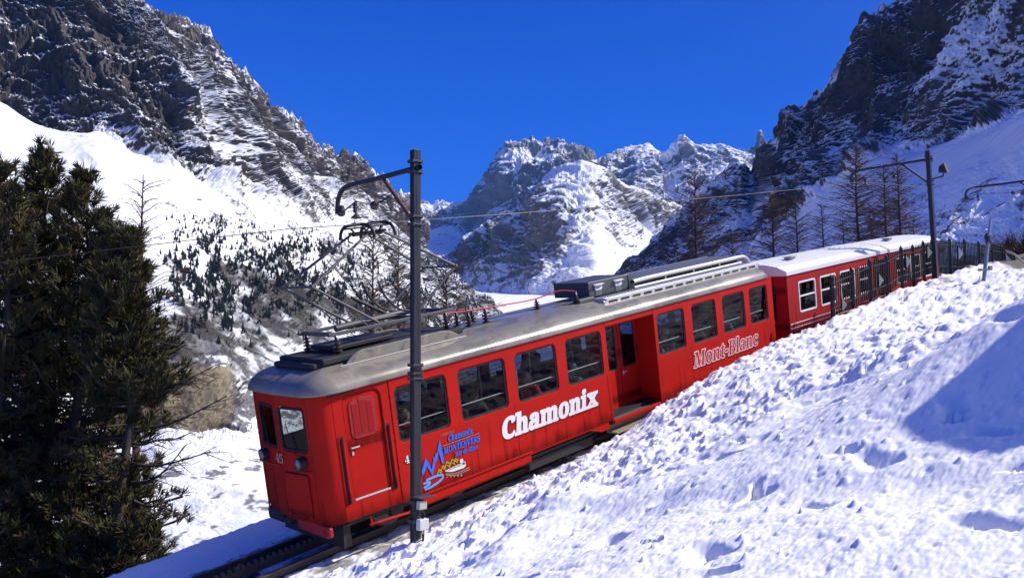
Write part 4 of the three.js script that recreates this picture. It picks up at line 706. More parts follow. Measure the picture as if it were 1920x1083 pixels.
function insulator(s, t, w, h, parent = car) { const p = [[0.001, 0], [0.05, 0]]; const k = 4; for (let i = 0; i < k; i++) { const y = h * (0.1 + 0.8 * i / k), R = lerp(0.085, 0.05, i / k); p.push([0.03, y], [R, y + 0.01], [R * 0.95, y + 0.025], [0.03, y + h * 0.12]); } p.push([0.028, h], [0.001, h]); return cm('insulator', new THREE.LatheGeometry(p.map(([x, y]) => new THREE.Vector2(x, y)), 14).translate(s, t, w), insulMat, parent); }
for (const [s, w, h] of [[5.5, -0.75, 0.26], [4.6, -1.05, 0.24], [2.55, -0.9, 0.3], [3.0, -0.9, 0.3], [2.55, -1.25, 0.3], [3.0, -1.3, 0.3]]) insulator(s, 3.32, w, h);
cm('mounting_plate', [box(2.8, 3.345, -0.85, 0.95, 0.02, 0.12), box(2.8, 3.345, -1.28, 0.95, 0.02, 0.12), box(5.75, 3.37, -0.75, 0.5, 0.08, 0.2, 0.02)], greySteel, roof);
cm('isolator_switch', [bar(V(2.5, 3.64, -0.9), V(2.6, 3.95, -0.9), 0.02), bar(V(2.7, 3.66, -0.9), V(2.6, 3.95, -0.9), 0.014), bar(V(2.98, 3.64, -1.1), V(2.88, 3.92, -1.1), 0.02), bar(V(2.75, 3.66, -1.1), V(2.88, 3.92, -1.1), 0.014), bar(V(2.45, 3.66, -0.95), V(3.1, 3.62, -1.1), 0.014)], greySteel);
cm('red_cable', [tube([V(1.75, 3.72, -0.95), V(2.5, 3.66, -0.9), V(3.4, 3.62, -0.95), V(4.6, 3.58, -1.05), V(5.2, 3.66, -0.9), V(5.5, 3.6, -0.75)], 0.014, 40), tube([V(1.6, 3.74, -1.2), V(2.3, 3.68, -1.25), V(3.0, 3.64, -1.3)], 0.012, 20)], cableRed);
// ventilation duct with a row of slots, resistor frame above it
{
  const S = poly(5.95, 3.10, 12.38, 3.10, 12.38, 3.31, 12.3, 3.345, 6.05, 3.345, 5.95, 3.30); for (let k = 0; k < 15; k++) S.holes.push(rrect(6.07 + k * 0.418, 3.185, 6.07 + k * 0.418 + 0.31, 3.30, 0.02, THREE.Path));
  const duct = cm('roof_duct', [extr(S, 0.012, 0.004).translate(0, 0, -0.34), box(9.16, 3.355, -0.50, 6.4, 0.03, 0.34, 0.012), box(9.16, 3.2, -0.67, 6.4, 0.3, 0.02), box(12.385, 3.22, -0.5, 0.02, 0.24, 0.34), box(9.16, 3.105, -0.33, 6.46, 0.02, 0.06, 0.006)], alu);
  const E = poly(-0.67, 3.1, -0.33, 3.1, -0.33, 3.29, -0.37, 3.345, -0.67, 3.345); E.holes.push(rrect(-0.63, 3.17, -0.42, 3.25, 0.03, THREE.Path));
  cm('duct_end', extr(E, 0.02, 0.006).rotateY(-Math.PI / 2).translate(5.96, 0, 0), alu, duct);
  cm('duct_lining', box(9.16, 3.22, -0.56, 6.3, 0.2, 0.18), black, duct);
  cm('duct_grille', Array.from({ length: 60 }, (_, k) => box(6.1 + k * 0.105, 3.377, -0.58, 0.03, 0.02, 0.16)), aluDull, duct).userData.kind = 'stuff';
  // resistor frame
  const z0 = -0.74, z1 = -1.86, path = (z) => { const top = [V(7.5, 3.53, z)]; for (let i = 0; i <= 8; i++) top.push(V(lerp(8.0, 12.2, i / 8), 3.545, z)); for (let i = 1; i <= 6; i++) { const a = i / 6 * Math.PI / 2; top.push(V(12.25 + 0.42 * Math.sin(a), 3.22 + 0.325 * Math.cos(a), z)); } return top; };
  const fr = cm('resistor_frame', [tube(path(z0), 0.052, 70, 9), tube(path(z1), 0.05, 60, 8), bar(V(7.5, 3.39, z0 + 0.02), V(12.2, 3.39, z0 + 0.02), 0.036), bar(V(7.5, 3.36, z1), V(12.2, 3.36, z1), 0.036), ...[8.75, 9.95, 11.15].map((s) => box(s, 3.46, z0 + 0.02, 0.03, 0.16, 0.03)), ...[0.8, 1.05, 1.3].map((a) => bar(V(12.25 + 0.42 * Math.sin(a), 3.22 + 0.325 * Math.cos(a), z0), V(12.25 + 0.42 * Math.sin(a), 3.22 + 0.325 * Math.cos(a), z1), 0.02))], alu);
  cm('resistor_bank', [box(9.85, 3.44, -1.3, 4.6, 0.16, 1.0)], black, fr);
  cm('grille_slat', Array.from({ length: 58 }, (_, k) => box(7.55 + k * 0.081, 3.585, -1.3, 0.034, 0.018, 1.06)), aluDull, fr).userData.kind = 'stuff';
  const bx = cm('resistor_box', [box(6.72, 3.55, -1.32, 1.45, 0.34, 1.05, 0.02), extr(poly(7.4, 3.36, 7.62, 3.36, 7.62, 3.66, 7.4, 3.7), 1.06).translate(0, 0, -1.84)], std(0.085, 0.085, 0.09, 0.5, 0.3));
  for (const s of [6.25, 6.95]) { cm('vent_flap', [box(s + 0.05, 3.64, -0.77, 0.30, 0.012, 0.14, 0.004).rotateX(0), extr(poly(s - 0.1, 3.655, s + 0.22, 3.655, s + 0.17, 3.59, s - 0.05, 3.59), 0.015).rotateX(0).translate(0, 0, -0.785), extr(poly(s - 0.08, 3.57, s + 0.2, 3.57, s + 0.15, 3.51, s - 0.03, 3.51), 0.015).translate(0, 0, -0.785)], roofWhite, bx); cm('vent_mesh', Array.from({ length: 6 }, (_, k) => box(s + 0.06, 3.40 + k * 0.016, -0.784, 0.2, 0.006, 0.012)), aluDull, bx).userData.kind = 'stuff'; }
}
// pantograph
{
  const p = new THREE.Group(); p.name = 'pantograph'; car.add(p);
  const steel = std(0.10, 0.095, 0.09, 0.5, 0.3), P3 = (s, t, w) => V(s, t, w), zn = -0.72, zf = -1.68, q = [];
  cm('base_frame', [box(0.7, 3.77, zn, 2.7, 0.06, 0.06, 0.01), box(0.7, 3.77, zf, 2.7, 0.06, 0.06, 0.01), ...[-0.55, 0.3, 1.15, 1.95].map((s) => box(s, 3.77, -1.2, 0.07, 0.07, 1.0, 0.01)), bar(P3(-0.2, 3.80, -1.2), P3(1.7, 3.86, -1.2), 0.06), bar(P3(0.3, 3.84, -1.0), P3(1.5, 3.84, -1.0), 0.018)], steel, p);
  for (const s of [-0.5, 1.85]) for (const w of [zn, zf]) insulator(s, 3.44, w, 0.3, p);
  for (const z of [zn, zf]) {
    cm('lower_arm', [bar(P3(0.36, 3.82, z), P3(-0.82, 4.60, z), 0.026, 8, 0.02), bar(P3(0.15, 3.80, z * 0.94 - 0.07), P3(-0.3, 4.27, z), 0.013, 6)], steel, p);
    cm('lower_arm', [bar(P3(1.16, 3.82, z), P3(2.24, 4.56, z), 0.026, 8, 0.02), bar(P3(1.35, 3.80, z * 0.94 - 0.07), P3(1.75, 4.24, z), 0.013, 6)], steel, p);
    const h = lerp(z, -1.2, 0.45);
    cm('upper_arm', bar(P3(-0.82, 4.60, z), P3(0.58, 5.38, h), 0.027, 7, 0.022), steel, p);
    cm('upper_arm', bar(P3(2.24, 4.56, z), P3(0.82, 5.38, h), 0.027, 7, 0.022), steel, p);
    cm('pivot', [new THREE.SphereGeometry(0.042, 10, 8).translate(-0.82, 4.6, z), new THREE.SphereGeometry(0.042, 10, 8).translate(2.24, 4.56, z)], steel, p);
  }
  cm('knee_axle', [bar(P3(-0.82, 4.6, zn), P3(-0.82, 4.6, zf), 0.02), bar(P3(2.24, 4.56, zn), P3(2.24, 4.56, zf), 0.02), bar(P3(-0.82, 4.6, zn), P3(0.3, 5.22, -1.45), 0.008, 5), bar(P3(2.24, 4.56, zn), P3(1.1, 5.22, -1.45), 0.008, 5)], steel, p);
  const drive = []; for (const z of [-0.95, -1.45]) drive.push(tube([P3(1.3, 3.86, z), P3(1.0, 3.95, z), P3(0.75, 4.2, z), P3(0.62, 4.5, z)], 0.02, 16)); drive.push(bar(P3(1.45, 3.8, -1.1), P3(1.55, 4.35, -1.1), 0.018), bar(P3(0.95, 3.84, -1.2), P3(0.2, 4.28, -1.2), 0.03));
  cm('raising_spring', drive, black, p);
  const hd = []; for (const s of [0.48, 0.92]) hd.push(tube([P3(s, 5.28, -0.66), P3(s, 5.40, -0.70), P3(s, 5.49, -0.80), P3(s, 5.52, -0.97), P3(s, 5.525, -1.2), P3(s, 5.52, -1.43), P3(s, 5.49, -1.60), P3(s, 5.40, -1.70), P3(s, 5.28, -1.74)], 0.03, 40, 7));
  for (const w of [-0.85, -1.0, -1.2, -1.4, -1.55]) hd.push(box(0.7, 5.47, w, 0.5, 0.03, 0.05, 0.008)); for (const w of [-1.0, -1.4]) hd.push(bar(P3(0.5, 5.47, w), P3(0.62, 5.33, w), 0.02), bar(P3(0.9, 5.47, w), P3(0.78, 5.33, w), 0.02), box(0.7, 5.36, w, 0.34, 0.08, 0.07, 0.01), tube([P3(0.5, 5.4, w), P3(0.42, 5.26, w), P3(0.52, 5.2, w)], 0.014, 10)); hd.push(bar(P3(0.58, 5.38, -0.8), P3(0.58, 5.38, -1.6), 0.018), bar(P3(0.82, 5.38, -0.8), P3(0.82, 5.38, -1.6), 0.018));
  cm('collector_head', hd, black, p);
}
// interior
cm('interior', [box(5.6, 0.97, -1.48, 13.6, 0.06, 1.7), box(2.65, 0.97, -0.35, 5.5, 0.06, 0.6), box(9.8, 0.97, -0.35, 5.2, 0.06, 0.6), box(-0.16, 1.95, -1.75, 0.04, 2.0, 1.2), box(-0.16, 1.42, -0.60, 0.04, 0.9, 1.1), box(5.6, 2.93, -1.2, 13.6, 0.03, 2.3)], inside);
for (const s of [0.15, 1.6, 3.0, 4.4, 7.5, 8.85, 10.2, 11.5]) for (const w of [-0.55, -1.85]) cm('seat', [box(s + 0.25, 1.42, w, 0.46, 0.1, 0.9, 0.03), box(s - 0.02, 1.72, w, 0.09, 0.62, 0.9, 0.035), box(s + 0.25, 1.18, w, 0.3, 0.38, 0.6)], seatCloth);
cm('grab_pole', [2.7, 4.1, 5.4, 8.5, 11.1].map((s) => bar(V(s, 1.0, -0.95), V(s, 2.92, -0.95), 0.016)), alu);
// lettering
const serif = (g, txt, x, y, size, skew, fill, stroke, lw, sx = 1) => { g.save(); g.translate(x, y); g.transform(sx, 0, -skew, 1, 0, 0); g.font = `bold ${size}px serif`; g.lineJoin = 'round'; if (stroke) { g.lineWidth = lw; g.strokeStyle = stroke; g.strokeText(txt, 0, 0); } if (fill) { g.fillStyle = fill; g.fillText(txt, 0, 0); } g.restore(); };
const fitX = (g, txt, size, W) => { g.font = `bold ${size}px serif`; return W / g.measureText(txt).width; };
decal(1500, 340, (g) => {
  const k = fitX(g, 'Chamonix', 290, 1400); serif(g, 'Chamonix', 56, 276, 290, 0.16, '#5a0c0c', '#5a0c0c', 26, k); serif(g, 'Chamonix', 40, 266, 290, 0.16, '#efe9e4', '#efe9e4', 24, k);
}, 'lettering', 3.62 - 5, 1.475 - 0.35, 0.012 + 1.2, 2.95, 0.60, car);
decal(1500, 320, (g) => {
  const k = fitX(g, 'Mont-Blanc', 262, 1420); serif(g, 'Mont-Blanc', 50, 250, 262, 0.2, '#4a0a10', '#4a0a10', 26, k); serif(g, 'Mont-Blanc', 40, 242, 262, 0.2, null, '#efe6e2', 25, k); serif(g, 'Mont-Blanc', 40, 242, 262, 0.2, '#c3161a', '#c3161a', 3, k);
}, 'lettering', 9.98 - 5, 1.475 - 0.35, 0.012 + 1.2, 3.12, 0.60, car);
decal(900, 560, (g) => {                                   // the company's mark: peaks, river, trees and a little white train
  g.font = '34px sans-serif'; g.fillStyle = '#8f7458'; g.fillText('COMPAGNIE', 318, 68);
  const blue = '#1f74e8', dk = '#1c2a63'; const tx = (t, x, y, s, W) => { const k = fitX(g, t, s, W); serif(g, t, x, y, s, 0.15, blue, dk, 7, k); serif(g, t, x, y, s, 0.15, blue, null, 0, k); };
  tx('Chamonix', 410, 146, 92, 350); tx('MONTENVERS', 330, 258, 92, 520); tx('Mer de Glace', 480, 330, 66, 330);
  g.strokeStyle = '#c98a5a'; g.lineWidth = 5; g.beginPath(); g.moveTo(330, 170); g.lineTo(850, 170); g.stroke();
  g.fillStyle = blue; g.strokeStyle = '#3b3f93'; g.lineWidth = 4; g.beginPath(); g.moveTo(20, 350); g.lineTo(92, 226); g.lineTo(122, 300); g.lineTo(150, 372); g.lineTo(196, 250); g.lineTo(210, 258); g.lineTo(226, 214); g.lineTo(244, 224); g.lineTo(300, 92); g.lineTo(326, 350); g.lineTo(292, 350); g.lineTo(270, 200); g.lineTo(236, 292); g.lineTo(214, 300); g.lineTo(152, 440); g.lineTo(96, 318); g.lineTo(24, 404); g.closePath(); g.fill(); g.stroke();
  g.strokeStyle = '#57a6ee'; g.lineWidth = 24; g.lineCap = 'round'; g.beginPath(); g.moveTo(70, 460); g.bezierCurveTo(240, 450, 300, 455, 280, 495); g.bezierCurveTo(250, 530, 130, 545, 40, 556); g.stroke(); g.beginPath(); g.moveTo(30, 486); g.bezierCurveTo(130, 480, 130, 510, 30, 528); g.stroke();
  g.strokeStyle = '#8dbb2c'; g.lineWidth = 11; for (const [x, y, s] of [[245, 400, 40], [300, 376, 40], [360, 352, 62], [432, 346, 62], [480, 352, 44]]) { g.beginPath(); g.moveTo(x - s * 0.7, y + s * 0.9); g.lineTo(x, y); g.lineTo(x + s * 0.8, y + s * 0.55); g.stroke(); g.beginPath(); g.moveTo(x + 4, y + s * 0.6); g.lineTo(x + s * 0.5, y + s * 1.0); g.stroke(); }
  g.fillStyle = '#e9e6df'; g.strokeStyle = '#55504c'; g.lineWidth = 4; g.beginPath(); g.moveTo(318, 432); g.lineTo(560, 418); g.lineTo(610, 412); g.lineTo(612, 468); g.lineTo(570, 484); g.lineTo(420, 478); g.lineTo(326, 450); g.closePath(); g.fill(); g.stroke();
  g.beginPath(); g.arc(560, 398, 26, 0, 7); g.fill(); g.stroke();
  g.fillStyle = '#3c3a3c'; for (let k = 0; k < 12; k++) g.fillRect(338 + k * 18, 436 - k * 0.9, 9, 14 + k * 0.5); g.fillRect(566, 424, 36, 22);
  g.strokeStyle = '#a08a80'; g.lineWidth = 10; for (const dy of [0, 20]) { g.beginPath(); g.moveTo(330, 470 + dy * 0.8); g.bezierCurveTo(420, 510 + dy, 540, 512 + dy, 650, 498 + dy); g.stroke(); }
  g.fillStyle = '#d9a08a'; for (let k = 0; k < 5; k++) { g.beginPath(); g.arc(340 + k * 48, 512 + k * 9, 5 + k * 1.5, 0, 7); g.fill(); }
}, 'emblem', 1.05 - 5, 1.40 - 0.35, 0.012 + 1.2, 1.47, 0.915, car);
decal(128, 128, (g) => { g.font = 'bold 96px serif'; g.textAlign = 'center'; g.fillStyle = '#3a0808'; g.fillText('45', 60, 100); g.fillStyle = '#e8e2da'; g.fillText('45', 66, 96); }, 'number', 0.13 - 5, 1.56 - 0.35, 0.012 + 1.2, 0.24, 0.24, car);  // dark offset copy paints in the shadow cast by the raised digits

// ---------------------------------------------------------------- the carriages behind
function carriage(label, s0, len, gut, dPitch, wins, door, nameOrder) {
  const t = thing('carriage', label, 'railway carriage', trk(s0, 0, -1.2).addScaledVector(U, gut - 2.5));
  t.quaternion.copy(trainQ).multiply(new THREE.Quaternion().setFromAxisAngle(V(0, 0, 1), dPitch));
  const q = (name, g, m, par = t) => mesh(name, g, m, par), Y0 = 1.38, Y1 = 2.26;   // local y: gutter at 2.5
  const mk = (z, holes) => { const S = poly(0.0, 0.45, len, 0.45, len, 2.5, 0, 2.5); for (const [a, b] of holes) S.holes.push(rrect(a, Y0, b, Y1, 0.07, THREE.Path)); if (door && z > 0) S.holes.push(rrect(door[0], 0.5, door[1], 2.3, 0.03, THREE.Path)); return sideUV(extr(S, 0.03, 0.01)).translate(0, 0, z - 0.04); };
  const E = poly(-1.16, 0.45, 1.16, 0.45, 1.16, 2.5, -1.16, 2.5); E.holes.push(rrect(0.12, 1.2, 0.85, 2.25, 0.1, THREE.Path), rrect(-0.85, 1.2, -0.12, 2.25, 0.1, THREE.Path));
  q('body', [mk(1.2, wins), mk(-1.15, wins), extr(E, 0.03, 0.01).rotateY(-Math.PI / 2).translate(0.035, 0, 0), box(len - 0.02, 1.47, 0, 0.04, 2.05, 2.3), box(len / 2, 0.44, 0, len, 0.06, 2.3)], carriageRed);
  for (const zz of [0.485, -0.485]) { const f = q('end_window', ringFrame(zz - 0.365, 1.203, zz + 0.365, 2.247, 0.1, 0.03, 0.02).rotateY(-Math.PI / 2).translate(0.02, 0, 0), rubber); q('pane', new THREE.ShapeGeometry(rrect(zz - 0.35, 1.22, zz + 0.35, 2.23, 0.08)).rotateY(-Math.PI / 2).translate(0.01, 0, 0), glass, f); }
  for (const side of [1, -1]) for (const [a, b] of wins) {
    const z = side > 0 ? 1.175 : -1.2, f = q('window', ringFrame(a + 0.002, Y0 + 0.002, b - 0.002, Y1 - 0.002, 0.07, 0.05, 0.03, 0.006).translate(0, 0, z), whitePaint);
    q('pane', new THREE.ShapeGeometry(rrect(a + 0.03, Y0 + 0.03, b - 0.03, Y1 - 0.03, 0.05)).translate(0, 0, z), glass, f);
    q('transom', box((a + b) / 2, 1.84, z + 0.012, b - a - 0.06, 0.045, 0.03, 0.006), whitePaint, f);
  }
  if (door) { const d = q('door', [box((door[0] + door[1]) / 2, 1.4, 1.08, door[1] - door[0], 1.8, 0.03)], redDark); q('door_window', box((door[0] + door[1]) / 2, 1.82, 1.10, (door[1] - door[0]) * 0.6, 0.75, 0.012, 0.005), black, d); }
  // roof: vertical fascia, sloping facet, low arch with standing seams
  const pr = [[1.235, 2.49], [1.245, 2.5], [1.245, 2.60], [0.97, 2.735], [0.66, 2.80], [0.33, 2.835], [0, 2.845], [-0.33, 2.835], [-0.66, 2.80], [-0.97, 2.735], [-1.245, 2.60], [-1.245, 2.5], [-1.235, 2.49]];
  const rf = q('roof', extr(poly(...pr.flat().map((v, i) => v)), len + 0.1).rotateY(Math.PI / 2).translate(-0.06, 0, 0).applyMatrix4(new THREE.Matrix4()), roofWhite);
  q('roof_seam', [0.95, 0.82, 0.70, 0.56, 0.42, 0.28, 0.14, 0, -0.14, -0.28, -0.42, -0.56, -0.70, -0.82].map((z) => { const y = 2.848 - 0.115 * (z / 0.97) ** 2; return box(len / 2, y, z, len + 0.08, 0.022, 0.018); }), std(0.62, 0.61, 0.58, 0.6), rf);
  q('roof_vent', [box(1.5, 2.86, 0.55, 0.3, 0.06, 0.2, 0.01), box(1.5, 2.90, 0.55, 0.38, 0.02, 0.28, 0.006)], aluDull, rf);
  q('stripe', [box(len / 2, 1.14, 1.203, len - 0.1, 0.022, 0.008), box(len / 2, 1.02, 1.203, len - 0.1, 0.022, 0.008)], whitePaint);
  for (let k = 0; k < wins.length; k++) for (const z of [0.65, -0.65]) q('seat', [box(wins[k][0] + 0.3, 0.95, z, 0.46, 0.1, 0.9, 0.03), box(wins[k][0] + 0.05, 1.25, z, 0.09, 0.62, 0.9, 0.03)], seatCloth);
  q('underframe', [box(len / 2, 0.3, 0, len - 0.4, 0.2, 1.8)], black);
  for (const sb of [0.9, len - 0.9]) for (const z of [0.55, -0.55]) q('wheel', new THREE.CylinderGeometry(0.3, 0.3, 0.1, 24).rotateX(Math.PI / 2).translate(sb, 0.2, z), greySteel);
  return t;
}
carriage('red carriage with white ribbed roof coupled right behind the railcar', 13.2, 6.65, 2.88, -0.021, [[0.62, 1.64], [1.92, 2.94], [3.22, 4.24], [4.52, 5.4]], [5.72, 6.45]);
carriage('last red carriage with white roof, its end hidden by the far mast', 20.1, 4.5, 2.72, -0.034, [[0.5, 1.4], [1.7, 2.6], [2.9, 3.8]], null);

// ---------------------------------------------------------------- passengers behind the windows
const SKIN = std(0.42, 0.24, 0.17, 0.6);
function field(bones, lo, hi, res, k = 0.03) {
  const mc = new MarchingCubes(res, SKIN, false, false, 60000), half = Math.max(hi.x - lo.x, hi.y - lo.y, hi.z - lo.z) / 2, mid = lo.clone().add(hi).multiplyScalar(0.5);
  for (let z = 0; z < res; z++) for (let y = 0; y < res; y++) for (let x = 0; x < res; x++) {
    const px = mid.x + (x - res / 2) / (res / 2) * half, py = mid.y + (y - res / 2) / (res / 2) * half, pz = mid.z + (z - res / 2) / (res / 2) * half; let s = 0;
    for (const [ax, ay, az, ra, bx, by, bz, rb] of bones) { const dx = bx - ax, dy = by - ay, dz = bz - az, qx = px - ax, qy = py - ay, qz = pz - az, L = dx * dx + dy * dy + dz * dz, h = L ? clamp((qx * dx + qy * dy + qz * dz) / L) : 0; const d = Math.hypot(qx - dx * h, qy - dy * h, qz - dz * h) - lerp(ra, rb, h); s += Math.exp(-d / k); }
    mc.field[x + y * res + z * res * res] = k * Math.log(s + 1e-30);
  }
  mc.isolation = 0; mc.update();
  const n = mc.count, P = new Float32Array(n * 3), N = new Float32Array(n * 3);
  for (let i = 0; i < n * 3; i += 3) { P[i] = mid.x + mc.positionArray[i] * half; P[i + 1] = mid.y + mc.positionArray[i + 1] * half; P[i + 2] = mid.z + mc.positionArray[i + 2] * half; N[i] = mc.normalArray[i]; N[i + 1] = mc.normalArray[i + 1]; N[i + 2] = mc.normalArray[i + 2]; }
  const g = new THREE.BufferGeometry(); g.setAttribute('position', new THREE.BufferAttribute(P, 3)); g.computeVertexNormals(); return g;
}
const arm = (z) => [[0, 0.5, z * 0.19, 0.055, 0.10, 0.24, z * 0.25, 0.045], [0.10, 0.24, z * 0.25, 0.042, 0.32, 0.20, z * 0.13, 0.032]];
const leg = (z) => [[0.0, 0.06, z * 0.09, 0.085, 0.44, 0.08, z * 0.11, 0.06], [0.44, 0.08, z * 0.11, 0.058, 0.46, -0.36, z * 0.11, 0.042], [0.46, -0.38, z * 0.11, 0.04, 0.60, -0.40, z * 0.12, 0.035]];
const torso = [[0, 0.06, 0, 0.13, -0.02, 0.30, 0, 0.125], [-0.02, 0.30, 0, 0.125, -0.01, 0.46, 0, 0.12], [0, 0.49, -0.15, 0.065, 0, 0.49, 0.15, 0.065]];
const hand = (z) => { const b = [[0.32, 0.20, z * 0.13, 0.03, 0.40, 0.19, z * 0.10, 0.034]]; for (let i = 0; i < 4; i++) b.push([0.40, 0.19, z * (0.125 - i * 0.018), 0.01, 0.47 - Math.abs(i - 1.4) * 0.008, 0.165, z * (0.12 - i * 0.017), 0.008]); b.push([0.36, 0.20, z * 0.085, 0.012, 0.42, 0.185, z * 0.06, 0.009]); return b; };
const headB = [[0, 0.5, 0, 0.055, 0.015, 0.62, 0, 0.05], [0.01, 0.74, 0, 0.088, 0.035, 0.68, 0, 0.07], [0.06, 0.66, 0, 0.045, 0.065, 0.645, 0, 0.04], [0.105, 0.725, 0, 0.012, 0.122, 0.695, 0, 0.016], [0.10, 0.742, 0.035, 0.014, 0.10, 0.742, 0.036, 0.014], [0.10, 0.742, -0.035, 0.014, 0.10, 0.742, -0.036, 0.014], [0.0, 0.71, 0.085, 0.018, 0.0, 0.735, 0.088, 0.016], [0.0, 0.71, -0.085, 0.018, 0.0, 0.735, -0.088, 0.016]];
const bodyG = mergeGeometries([field([...torso, ...arm(1), ...arm(-1), ...leg(1), ...leg(-1), ...hand(1), ...hand(-1), [0, 0.5, 0, 0.055, 0.01, 0.6, 0, 0.05]], V(-0.25, -0.5, -0.4), V(0.7, 0.65, 0.4), 88, 0.02), field(headB, V(-0.13, 0.52, -0.14), V(0.16, 0.86, 0.14), 72, 0.008)]);
const fat = (b, e) => b.map((q) => [q[0], q[1], q[2], q[3] + e, q[4], q[5], q[6], q[7] + e]);
const jacketG = field(fat([...torso, ...arm(1), ...arm(-1)], 0.022), V(-0.25, -0.12, -0.36), V(0.42, 0.62, 0.36), 56, 0.02), trouserG = field(fat([...leg(1), ...leg(-1), [0, 0.06, -0.06, 0.1, 0, 0.06, 0.06, 0.1]], 0.014), V(-0.15, -0.52, -0.3), V(0.7, 0.2, 0.3), 50, 0.02);
const hairG = field([[-0.015, 0.765, 0, 0.095, -0.03, 0.74, 0, 0.09], [-0.06, 0.70, 0, 0.06, -0.065, 0.66, 0, 0.05], [-0.02, 0.72, 0.07, 0.03, -0.02, 0.69, 0.078, 0.02], [-0.02, 0.72, -0.07, 0.03, -0.02, 0.69, -0.078, 0.02]], V(-0.18, 0.56, -0.16), V(0.12, 0.9, 0.16), 44, 0.012);
const helmetG = field([[-0.01, 0.775, 0, 0.112, -0.02, 0.765, 0, 0.112], [-0.045, 0.72, 0, 0.085, -0.04, 0.70, 0, 0.08]], V(-0.2, 0.58, -0.18), V(0.16, 0.93, 0.18), 40, 0.012);
function passenger(label, s, w, turn, jacket, topKind, top, up = 0) {
  const t = thing('person', label, 'person', trk(s, 1.47 + up, w > -1 ? -0.40 : w), 'passengers inside the railcar'); t.quaternion.copy(trainQ).multiply(new THREE.Quaternion().setFromAxisAngle(V(0, 1, 0), turn));
  mesh('body', bodyG.clone(), SKIN, t); mesh('jacket', jacketG.clone(), std(...jacket, 0.7), t); mesh('trousers', trouserG.clone(), std(0.03, 0.032, 0.04, 0.8), t);
  if (topKind === 'helmet') mesh('helmet', helmetG.clone(), phy(...top, { roughness: 0.35, clearcoat: 0.6 }), t); else mesh('hair', hairG.clone(), std(...top, 0.7), t);
}
const RED = [0.55, 0.02, 0.02], DARK = [0.03, 0.035, 0.05], BROWN = [0.09, 0.05, 0.025], BLOND = [0.32, 0.21, 0.10], TEAL = [0.03, 0.16, 0.17];
passenger('seated person in a red jacket behind the first window, facing uphill', 0.42, -0.50, 0.1, RED, 'hair', BROWN);
passenger('dark haired seated person in a black jacket behind the second window', 2.02, -0.55, 0.15, DARK, 'hair', BROWN);
passenger('blond seated person in a bright red jacket behind the third window', 3.42, -0.5, 0.2, RED, 'hair', BLOND);
passenger('seated person in a teal jacket low behind the fourth window', 4.75, -0.5, 3.0, TEAL, 'helmet', [0.12, 0.12, 0.12], -0.12);
passenger('seated person in a blue jacket at the left of the fifth window', 7.55, -0.34, 0.4, [0.05, 0.12, 0.3], 'hair', BROWN, -0.1);
passenger('seated person with a grey green helmet at the right of the fifth window', 8.05, -0.55, 3.0, DARK, 'helmet', [0.22, 0.27, 0.22]);
passenger('seated person in a dark jacket behind the sixth window beside skis', 9.25, -0.5, 0.2, DARK, 'hair', BROWN);
passenger('seated person in a grey jacket behind the seventh window', 10.5, -0.5, 0.1, [0.15, 0.15, 0.16], 'hair', BLOND);
passenger('seated person in a black jacket behind the last railcar window', 11.75, -0.5, 0.3, DARK, 'hair', BROWN);
passenger('seated person in a red jacket on the far side behind the second window', 1.85, -1.75, 0.1, RED, 'hair', BROWN);
passenger('standing-height dark figure on the far side behind the fourth window', 4.9, -1.7, 1.6, DARK, 'hair', BROWN, 0.25);
passenger('dark figure on the far side behind the fifth window', 7.75, -1.75, 0.2, DARK, 'hair', BROWN, 0.25);
for (const [s, label] of [[3.02, 'upright pair of grey skis behind the third window'], [8.92, 'white tipped ski with red mark behind the sixth window']]) {
  const t = thing('ski', label, 'skis', trk(s, 1.02, -0.28)); t.quaternion.copy(trainQ);
  const S = new THREE.Shape(); S.moveTo(-0.04, 0); S.lineTo(0.04, 0); S.lineTo(0.033, 0.8); S.lineTo(0.055, 1.5); S.quadraticCurveTo(0.055, 1.62, 0, 1.64); S.quadraticCurveTo(-0.055, 1.62, -0.055, 1.5); S.lineTo(-0.033, 0.8); S.closePath();
  mesh('blade', extr(S, 0.01, 0.003), std(0.5, 0.5, 0.5, 0.35), t);
  if (s > 5) mesh('mark', [extr(poly(-0.035, 1.28, -0.015, 1.28, -0.015, 1.46, -0.035, 1.46), 0.004).translate(0, 0, 0.012), extr(poly(0.015, 1.28, 0.035, 1.28, 0.035, 1.46, 0.015, 1.46), 0.004).translate(0, 0, 0.012), extr(poly(-0.035, 1.46, -0.012, 1.46, 0.035, 1.28, 0.012, 1.28), 0.003).translate(0, 0, 0.018)], std(0.55, 0.03, 0.03, 0.5), t);
}
